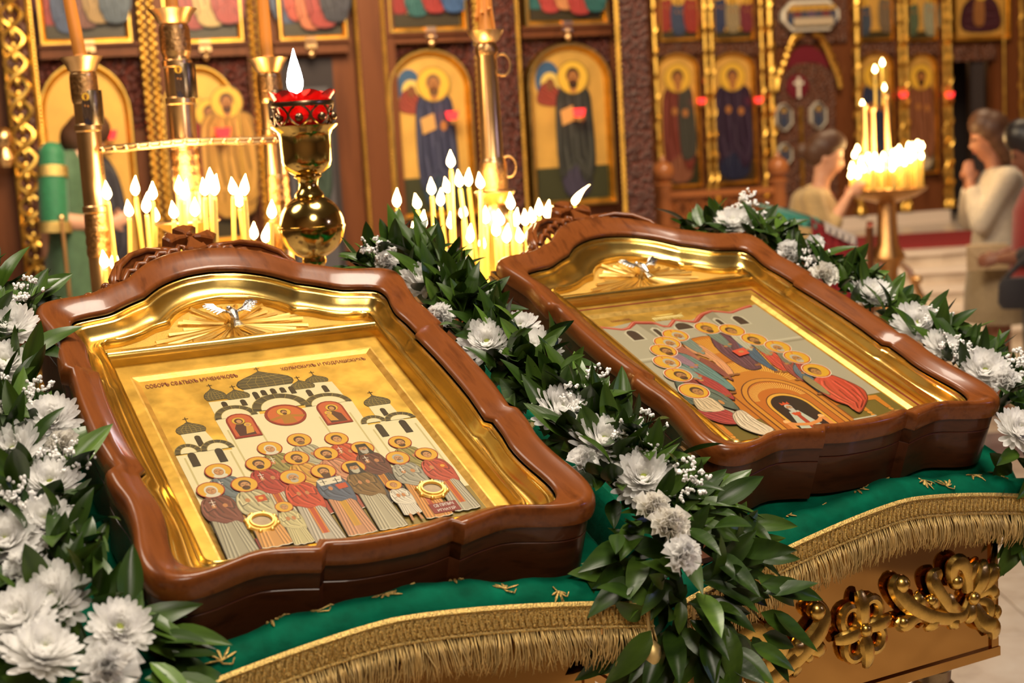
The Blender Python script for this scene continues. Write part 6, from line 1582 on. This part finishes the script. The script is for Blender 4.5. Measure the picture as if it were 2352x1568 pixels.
# ------------------------------------------------------------------ people
def solid(b, name, m_, parent, voxel=.012, smooth=8):
    me = b.mesh(name, m_); o = link(bpy.data.objects.new(name, me), parent)
    r = o.modifiers.new('join', 'REMESH'); r.mode = 'VOXEL'; r.voxel_size = voxel; r.use_smooth_shade = True
    s = o.modifiers.new('soften', 'SMOOTH'); s.iterations = smooth; s.factor = .5
    return o
def loft(b, secs, n=18):
    "closed body of ellipses: (x, y, z, rx, ry)"
    b.rings([[(x + rx * math.cos(2 * PI * k / n), y + ry * math.sin(2 * PI * k / n), z) for k in range(n)] for x, y, z, rx, ry in secs], cap0=True, cap1=True)
def head(b, c, s=1.0, look=0.0):
    "head facing +x, look < 0 bows it"
    R = Matrix.Rotation(-look, 3, 'Y'); c = Vector(c)
    def P(x, y, z): return c + R @ Vector((x * s, y * s, z * s))
    for x, y, z, r_ in ((0, 0, .03, .088), (-.02, 0, .035, .085), (.025, 0, -.02, .068), (.035, 0, -.065, .046), (.045, 0, -.085, .032), (.01, 0, -.03, .07)):
        q = P(x, y, z); b.ball(q, r_ * s, 14, 10, 1.02, .86, 1.05)
    b.tube([P(.088, 0, .02), P(.108, 0, -.018), P(.098, 0, -.030)], [.008 * s, .014 * s, .010 * s], 8)
    b.ball(P(.078, 0, -.052), .018 * s, 8, 6, 1, 1.2, .6)
    for sy in (-1, 1):
        b.ball(P(-.01, sy * .078, -.005), .022 * s, 8, 6, .6, .35, 1.2); b.ball(P(.070, sy * .034, .024), .017 * s, 8, 6)
    b.tube([c + Vector((-.015, 0, -.05 * s)), c + Vector((-.03, 0, -.15 * s)), c + Vector((-.04, 0, -.22 * s))], [.050 * s, .050 * s, .060 * s], 12)
    return P
def eyes(P, s, parent):
    for sy in (-1, 1):
        b = MB(); b.ball(P(.084, sy * .034, .020), .008 * s, 8, 6); b.build('eye', 'eye_dark', parent)
    b = MB(); b.ball(P(.092, 0, -.050), .012 * s, 8, 6, .6, 1.4, .45); b.build('lips', 'lip', parent)
def hand(b, w_, d, n_, s=1.0, curl_=.5):
    "wrist, finger direction, palm normal: palm with four fingers and a thumb"
    w_ = Vector(w_); d = Vector(d).normalized(); n_ = Vector(n_); n_ = (n_ - d * n_.dot(d)).normalized(); t = d.cross(n_)
    b.tube([w_, w_ + d * .04 * s, w_ + d * .085 * s], [.026 * s, .036 * s, .036 * s], 10, .45, up=n_)
    for k, L in enumerate((.068, .078, .073, .056)):
        o_ = (k - 1.5) * .019 * s; p0 = w_ + d * .085 * s + t * o_
        p1 = p0 + (d * math.cos(curl_ * .5) + n_ * math.sin(curl_ * .5)) * L * .5 * s; p2 = p1 + (d * math.cos(curl_ * 1.6) + n_ * math.sin(curl_ * 1.6)) * L * .5 * s
        b.tube([p0 - d * .02 * s, p0, p1, p2], [.0095 * s, .0095 * s, .0088 * s, .0070 * s], 7)
    p0 = w_ + d * .030 * s - t * .030 * s
    b.tube([p0, p0 + (d * .6 - t * .6 + n_ * .3) * .032 * s, p0 + (d * 1.2 - t * .65 + n_ * .6) * .045 * s], [.013 * s, .011 * s, .008 * s], 7)
def arm(b, sh, el, wr, r0, r1, r2):
    b.tube([sh, Vector(sh).lerp(Vector(el), .5), el], [r0, r0 * .95, r1], 12); b.tube([el, Vector(el).lerp(Vector(wr), .4), wr], [r1, r1 * 1.0, r2], 12); b.ball(el, r1, 10, 7); b.ball(sh, r0 * 1.05, 10, 7)

def place(px, d, yaw): 
    q = at(px, 400, d); return (q.x, d, 0), Matrix.Rotation(yaw, 3, 'Z')

# woman lighting a taper (built facing +x)
loc, R = place(1872, 7.95, math.radians(-12))
pw = empty('person', loc, R, 'woman in cream jacket with tied back hair lighting a taper', 'person')
b = MB(); P = head(b, (.06, 0, 1.505), .98, -.35)
loft(b, [(0, 0, .86, .15, .17), (0, 0, 1.0, .12, .145), (-.01, 0, 1.2, .125, .165), (-.02, 0, 1.30, .10, .17), (-.01, 0, 1.345, .06, .09)])
for s in (-1, 1):
    el = (.04, s * .20, 1.07); wr = (.165, s * .06, 1.27) if s > 0 else (.18, s * .05, 1.30)
    arm(b, (-.02, s * .165, 1.295), el, wr, .045, .038, .026)
    hand(b, wr, (.6, -s * .25, .55), (.3, -s, .1), .95, .9)
    b.tube([(0, s * .085, .9), (.01, s * .09, .48), (-.01, s * .09, .08)], [.08, .055, .038], 12); b.tube([(-.03, s * .09, .05), (.06, s * .09, .035), (.15, s * .10, .025)], [.035, .035, .025], 10)
solid(b, 'body', 'skin', pw); eyes(P, .98, pw)
b = MB(); loft(b, [(0, 0, .88, .165, .19), (0, 0, 1.0, .135, .165), (-.01, 0, 1.12, .138, .175), (-.01, 0, 1.22, .142, .188), (-.02, 0, 1.31, .112, .19), (-.02, 0, 1.345, .07, .115)])
for s in (-1, 1): arm(b, (-.02, s * .17, 1.295), (.04, s * .205, 1.07), (.115, s * .12, 1.18), .062, .054, .042)
solid(b, 'jacket', 'cream_jacket', pw, .014)
b = MB(); loft(b, [(0, 0, .45, .21, .23), (0, 0, .7, .185, .205), (0, 0, .9, .155, .18)]); b.build('skirt', 'brown_skirt', pw)
b = MB()
for x, z, r_ in ((-.03, .055, .098), (-.05, .02, .090), (-.005, .085, .083), (.02, .095, .066)): b.ball(P(x, 0, z), r_, 14, 10, 1.0, .93, .95)
b.ball(P(-.135, 0, .0), .045, 10, 7); solid(b, 'hair', 'hair_brown', pw, .010, 3)
b = MB()
for z_ in (1.29, 1.27, 1.255): b.tube([(.085 + .01 * (1.29 - z_) * 10, .06, z_ + .02), (.115, 0, z_ - .02), (.085, -.06, z_ + .02)], .005, 6)
b.build('necklace', 'plaque_red', pw)
tq = Vector(loc) + R @ Vector((.25, -.01, 1.34))
far_candle(tq.x, tq.y, tq.z - .06, .16, 0, 'taper held in the hand of the woman in cream jacket', None)

# woman with clasped hands
loc, R = place(2292, 8.0, math.radians(172))
pw = empty('person', loc, R, 'woman in cream blouse and tan skirt with hands clasped at her chin', 'person')
b = MB(); P = head(b, (.05, 0, 1.555), 1.0, -.25)
loft(b, [(0, 0, .90, .15, .17), (0, 0, 1.05, .12, .15), (-.01, 0, 1.25, .13, .17), (-.02, 0, 1.35, .10, .175), (-.01, 0, 1.39, .06, .09)])
for s in (-1, 1):
    arm(b, (-.02, s * .17, 1.34), (.13, s * .17, 1.10), (.155, s * .03, 1.315), .046, .040, .028); hand(b, (.155, s * .03, 1.31), (.05, -s * .1, 1), (-.2, -s, 0), .95, .5)
    b.tube([(0, s * .085, .9), (.01, s * .09, .48), (-.01, s * .09, .08)], [.08, .058, .038], 12); b.tube([(-.03, s * .09, .05), (.06, s * .09, .035), (.15, s * .10, .025)], [.035, .035, .025], 10)
solid(b, 'body', 'skin_tan', pw); eyes(P, 1.0, pw)
b = MB(); loft(b, [(0, 0, .86, .165, .19), (0, 0, 1.05, .14, .17), (-.01, 0, 1.25, .148, .19), (-.02, 0, 1.35, .115, .195), (-.02, 0, 1.40, .075, .12)])
for s in (-1, 1): arm(b, (-.02, s * .175, 1.34), (.13, s * .175, 1.09), (.15, s * .045, 1.285), .064, .060, .045)
solid(b, 'blouse', 'cream_blouse', pw, .014)
b = MB(); loft(b, [(0, 0, .53, .20, .215), (0, 0, .7, .19, .205), (0, 0, .90, .16, .185)]); b.build('skirt', 'tan_skirt', pw)
b = MB()
for x, z, r_ in ((-.03, .05, .104), (-.055, .0, .10), (-.07, -.06, .085), (.0, .085, .09), (-.075, -.12, .065)): b.ball(P(x, 0, z), r_, 14, 10, 1.0, .95, 1)
solid(b, 'hair', 'hair_brown', pw, .010, 3)
q = at(2266, 590, 7.75)
e = empty('handbag', (q.x, q.y, q.z - .07), Matrix.Rotation(math.radians(-8), 3, 'Z'), 'small beige envelope handbag held before the clasped hands woman', 'bag')
b = MB(); b.smooth = False; b.prism([(-.11, -.02), (.11, -.02), (.10, .02), (-.10, .02)], 0, .13); b.build('pouch', 'beige_bag', e)
b = MB(); b.smooth = False; b.add([(-.112, -.022, .135), (.112, -.022, .135), (.06, -.032, .07), (-.06, -.032, .07), (-.10, .022, .14), (.10, .022, .14)], [(0, 3, 2, 1), (0, 1, 5, 4)]); b.build('flap', 'beige_bag', e)
# person in black and red
loc, R = place(2396, 7.2, math.radians(165))
pw = empty('person', loc, R, 'person in black with red vest and dark pinned hair at the edge', 'person')
b = MB(); P = head(b, (.06, 0, 1.50), 1.0, -.5)
loft(b, [(0, 0, .86, .15, .17), (0, 0, 1.0, .13, .15), (-.01, 0, 1.2, .14, .17), (-.02, 0, 1.30, .10, .18), (-.01, 0, 1.35, .06, .09)])
for s in (-1, 1):
    arm(b, (-.02, s * .18, 1.29), (.02, s * .22, 1.0), (.21, s * .10, .965), .05, .043, .030); hand(b, (.21, s * .10, .965), (1, -s * .3, -.1), (0, -s, -.3), .95, .8)
    b.tube([(0, s * .085, .9), (.01, s * .09, .48), (-.01, s * .09, .08)], [.08, .058, .038], 12); b.tube([(-.03, s * .09, .05), (.06, s * .09, .035), (.15, s * .10, .025)], [.035, .035, .025], 10)
solid(b, 'body', 'skin_dark', pw); eyes(P, 1.0, pw)
b = MB(); loft(b, [(0, 0, .80, .18, .20), (0, 0, 1.0, .155, .18), (-.01, 0, 1.2, .158, .195), (-.02, 0, 1.31, .12, .195), (-.02, 0, 1.35, .07, .12)]); b.build('vest', 'red_vest', pw)
for s in (-1, 1):
    b = MB(); arm(b, (-.02, s * .185, 1.29), (.02, s * .225, 1.0), (.13, s * .15, .975), .066, .060, .05); solid(b, 'sleeve', 'black_cloth', pw, .014)
    b = MB(); b.tube([(0, s * .09, .92), (.01, s * .095, .5), (-.01, s * .095, .07)], [.105, .085, .07], 14); b.build('trouser_leg', 'black_cloth', pw)
b = MB()
for x, z, r_ in ((-.03, .05, .106), (-.05, .0, .10), (.0, .085, .092), (-.07, -.04, .085), (.02, .09, .07)): b.ball(P(x, 0, z), r_, 14, 10, 1.0, .95, 1)
solid(b, 'hair', 'hair_black', pw, .010, 3)
q = at(2338, 670, 6.9); e = empty('handbag', (q.x, q.y, q.z - .08), None, 'black shoulder bag hanging at the side of the person in black', 'bag')
b = MB(); loft(b, [(0, 0, 0, .08, .04), (0, 0, .03, .10, .05), (0, 0, .12, .095, .045), (0, 0, .15, .08, .03)]); b.build('pouch', 'black_cloth', e)
b = MB(); b.tube([(-.07, 0, .14), (0, .02, .20), (.08, .05, .26), (.14, .08, .30)], .012, 6); b.build('strap', 'black_cloth', e)
# server in green vestments bowing behind the candlestick column (built facing +x)
q = at(138, 400, 6.8)
pw = empty('person', (q.x, 6.8, .40), Matrix.Rotation(math.radians(8), 3, 'Z'), 'person in green brocade vestments with gold bands behind the candlestick', 'person')
zs = at(150, 345, 6.8).z - .40
b = MB(); P = head(b, (.125, 0, zs + .03), .92, -.7)
loft(b, [(0, 0, zs - .5, .12, .15), (.0, 0, zs - .25, .12, .15), (.01, 0, zs - .08, .10, .15), (.06, 0, zs - .02, .07, .08), (.12, 0, zs + .0, .05, .05)])
for s in (-1, 1):
    arm(b, (.0, s * .16, zs - .06), (-.01, s * .19, zs - .32), (.20, s * .08, zs - .36), .045, .042, .03); hand(b, (.20, s * .08, zs - .36), (1, -s * .3, .3), (0, -s, 0), .95, .6)
    b.tube([(0, s * .085, zs - .45), (0, s * .09, .5), (0, s * .09, .06)], [.08, .058, .04], 12); b.tube([(-.03, s * .09, .05), (.06, s * .09, .035), (.15, s * .10, .025)], [.035, .035, .025], 10)
solid(b, 'body', 'skin', pw); eyes(P, .92, pw)
b = MB(); loft(b, [(.03, 0, .10, .20, .24), (.03, 0, zs - .75, .16, .21), (.03, 0, zs - .4, .13, .18), (.02, 0, zs - .12, .12, .17), (.04, 0, zs + .0, .07, .10)]); solid(b, 'vestment', 'green_robe', pw, .016)
for s in (-1, 1):
    b = MB(); b.tube([(-.005, s * .15, zs - .03), (-.01, s * .18, zs - .16), (-.015, s * .20, zs - .34)], [.062, .066, .066], 14); b.ball((-.005, s * .15, zs - .03), .063, 12, 8, 1, 1, 1.15); sv = b.build('sleeve', 'green_brocade', pw)
    b = MB(); b.tube([(-.007, s * .16, zs - .075), (-.008, s * .17, zs - .125)], [.070, .071], 14); b.build('gold_band', 'braid_gold', sv)
    b = MB(); b.tube([(-.014, s * .199, zs - .325), (-.016, s * .203, zs - .375)], [.074, .077], 14); b.build('gold_band', 'braid_gold', sv)
b = MB()
for x, z, r_ in ((-.03, .05, .092), (-.04, .0, .086), (.0, .085, .08)): b.ball(P(x, 0, z), r_, 14, 10, 1.0, .95, 1)
solid(b, 'hair', 'hair_brown', pw, .012, 3)
q0 = at(141, 500, 6.5); b = MB(); b.tube([(q0.x, q0.y, .40), (q0.x, q0.y, q0.z)], .010, 8); b.ball((q0.x, q0.y, q0.z), .016, 8, 6)
o = b.build('processional_staff', 'brass'); tag(o, 'slim brass staff beside the person in green vestments', 'staff')
wb = MB(); wb.smooth = False; wb.box((q.x - 1.6, 6.2, 0), (q.x + 1.4, 7.35, .40)); tag(wb.build('side_platform', 'marble'), kind='structure')

# draped lectern in front of the woman
q = at(1800, 478, 6.3)
e = empty('draped_lectern', (q.x, 6.3, 0), Matrix.Rotation(math.radians(14), 3, 'Z'), 'lectern draped in green and red cloth before the woman in cream', 'lectern')
def drape(name, m_, x0, x1, z0, z1, y0, zdrop, amp=.012):
    b = MB(); n = 24; rs = []
    for t, y_, dz in ((0, .15, .03), (.4, 0, .012), (.8, -.13, 0), (.9, -.15, -.012), (1.0, -.155, -.04), (1.5, -.158, -zdrop * .5), (2.0, -.16, -zdrop)):
        rs.append([(x0 + (x1 - x0) * k / n, y0 + y_ - (amp * math.sin(k * 1.3) * max(0, t - .9)), z0 + (z1 - z0) * k / n + dz) for k in range(n + 1)])
    b.rings(rs, closed=False); return b.build(name, m_, e, sharp=0)
drape('green_cover', 'teal_cloth', -.12, .10, q.z + .005, q.z - .045, 0, .05)
drape('red_runner', 'carpet_red', .05, .24, q.z - .03, q.z - .16, -.012, .42)
drape('white_runner', 'white_cloth', .11, .26, q.z - .055, q.z - .13, -.020, .05)
b = MB(); b.smooth = False; b.box((-.10, -.13, .04), (.20, .12, q.z - .16)); b.build('stand_box', 'oak_iconostasis', e)
b = MB(); b.lathe([(.16, 0), (.16, .04)], 14, (.05, 0, 0)); b.build('foot', 'oak_iconostasis', e)
q = at(1905, 545, 7.25)
e = empty('wooden_chair', (q.x, 7.25, 0), Matrix.Rotation(math.radians(75), 3, 'Z'), 'dark red wooden chair beside the woman lighting a taper', 'chair')
for x, y, h in ((-.2, .2, .45), (.2, .2, .45), (-.2, -.2, q.z + .06), (.2, -.2, q.z + .06)):
    b = MB(); b.tube([(x, y, 0), (x, y, h)], .018, 8); b.build('leg', 'oak_iconostasis', e)
b = MB(); b.smooth = False; b.box((-.22, -.22, .44), (.22, .22, .48)); b.build('seat', 'carpet_red', e)
b = MB(); b.smooth = False; b.box((-.2, -.215, q.z - .05), (.2, -.19, q.z + .05)); b.build('backrest', 'carpet_red', e)
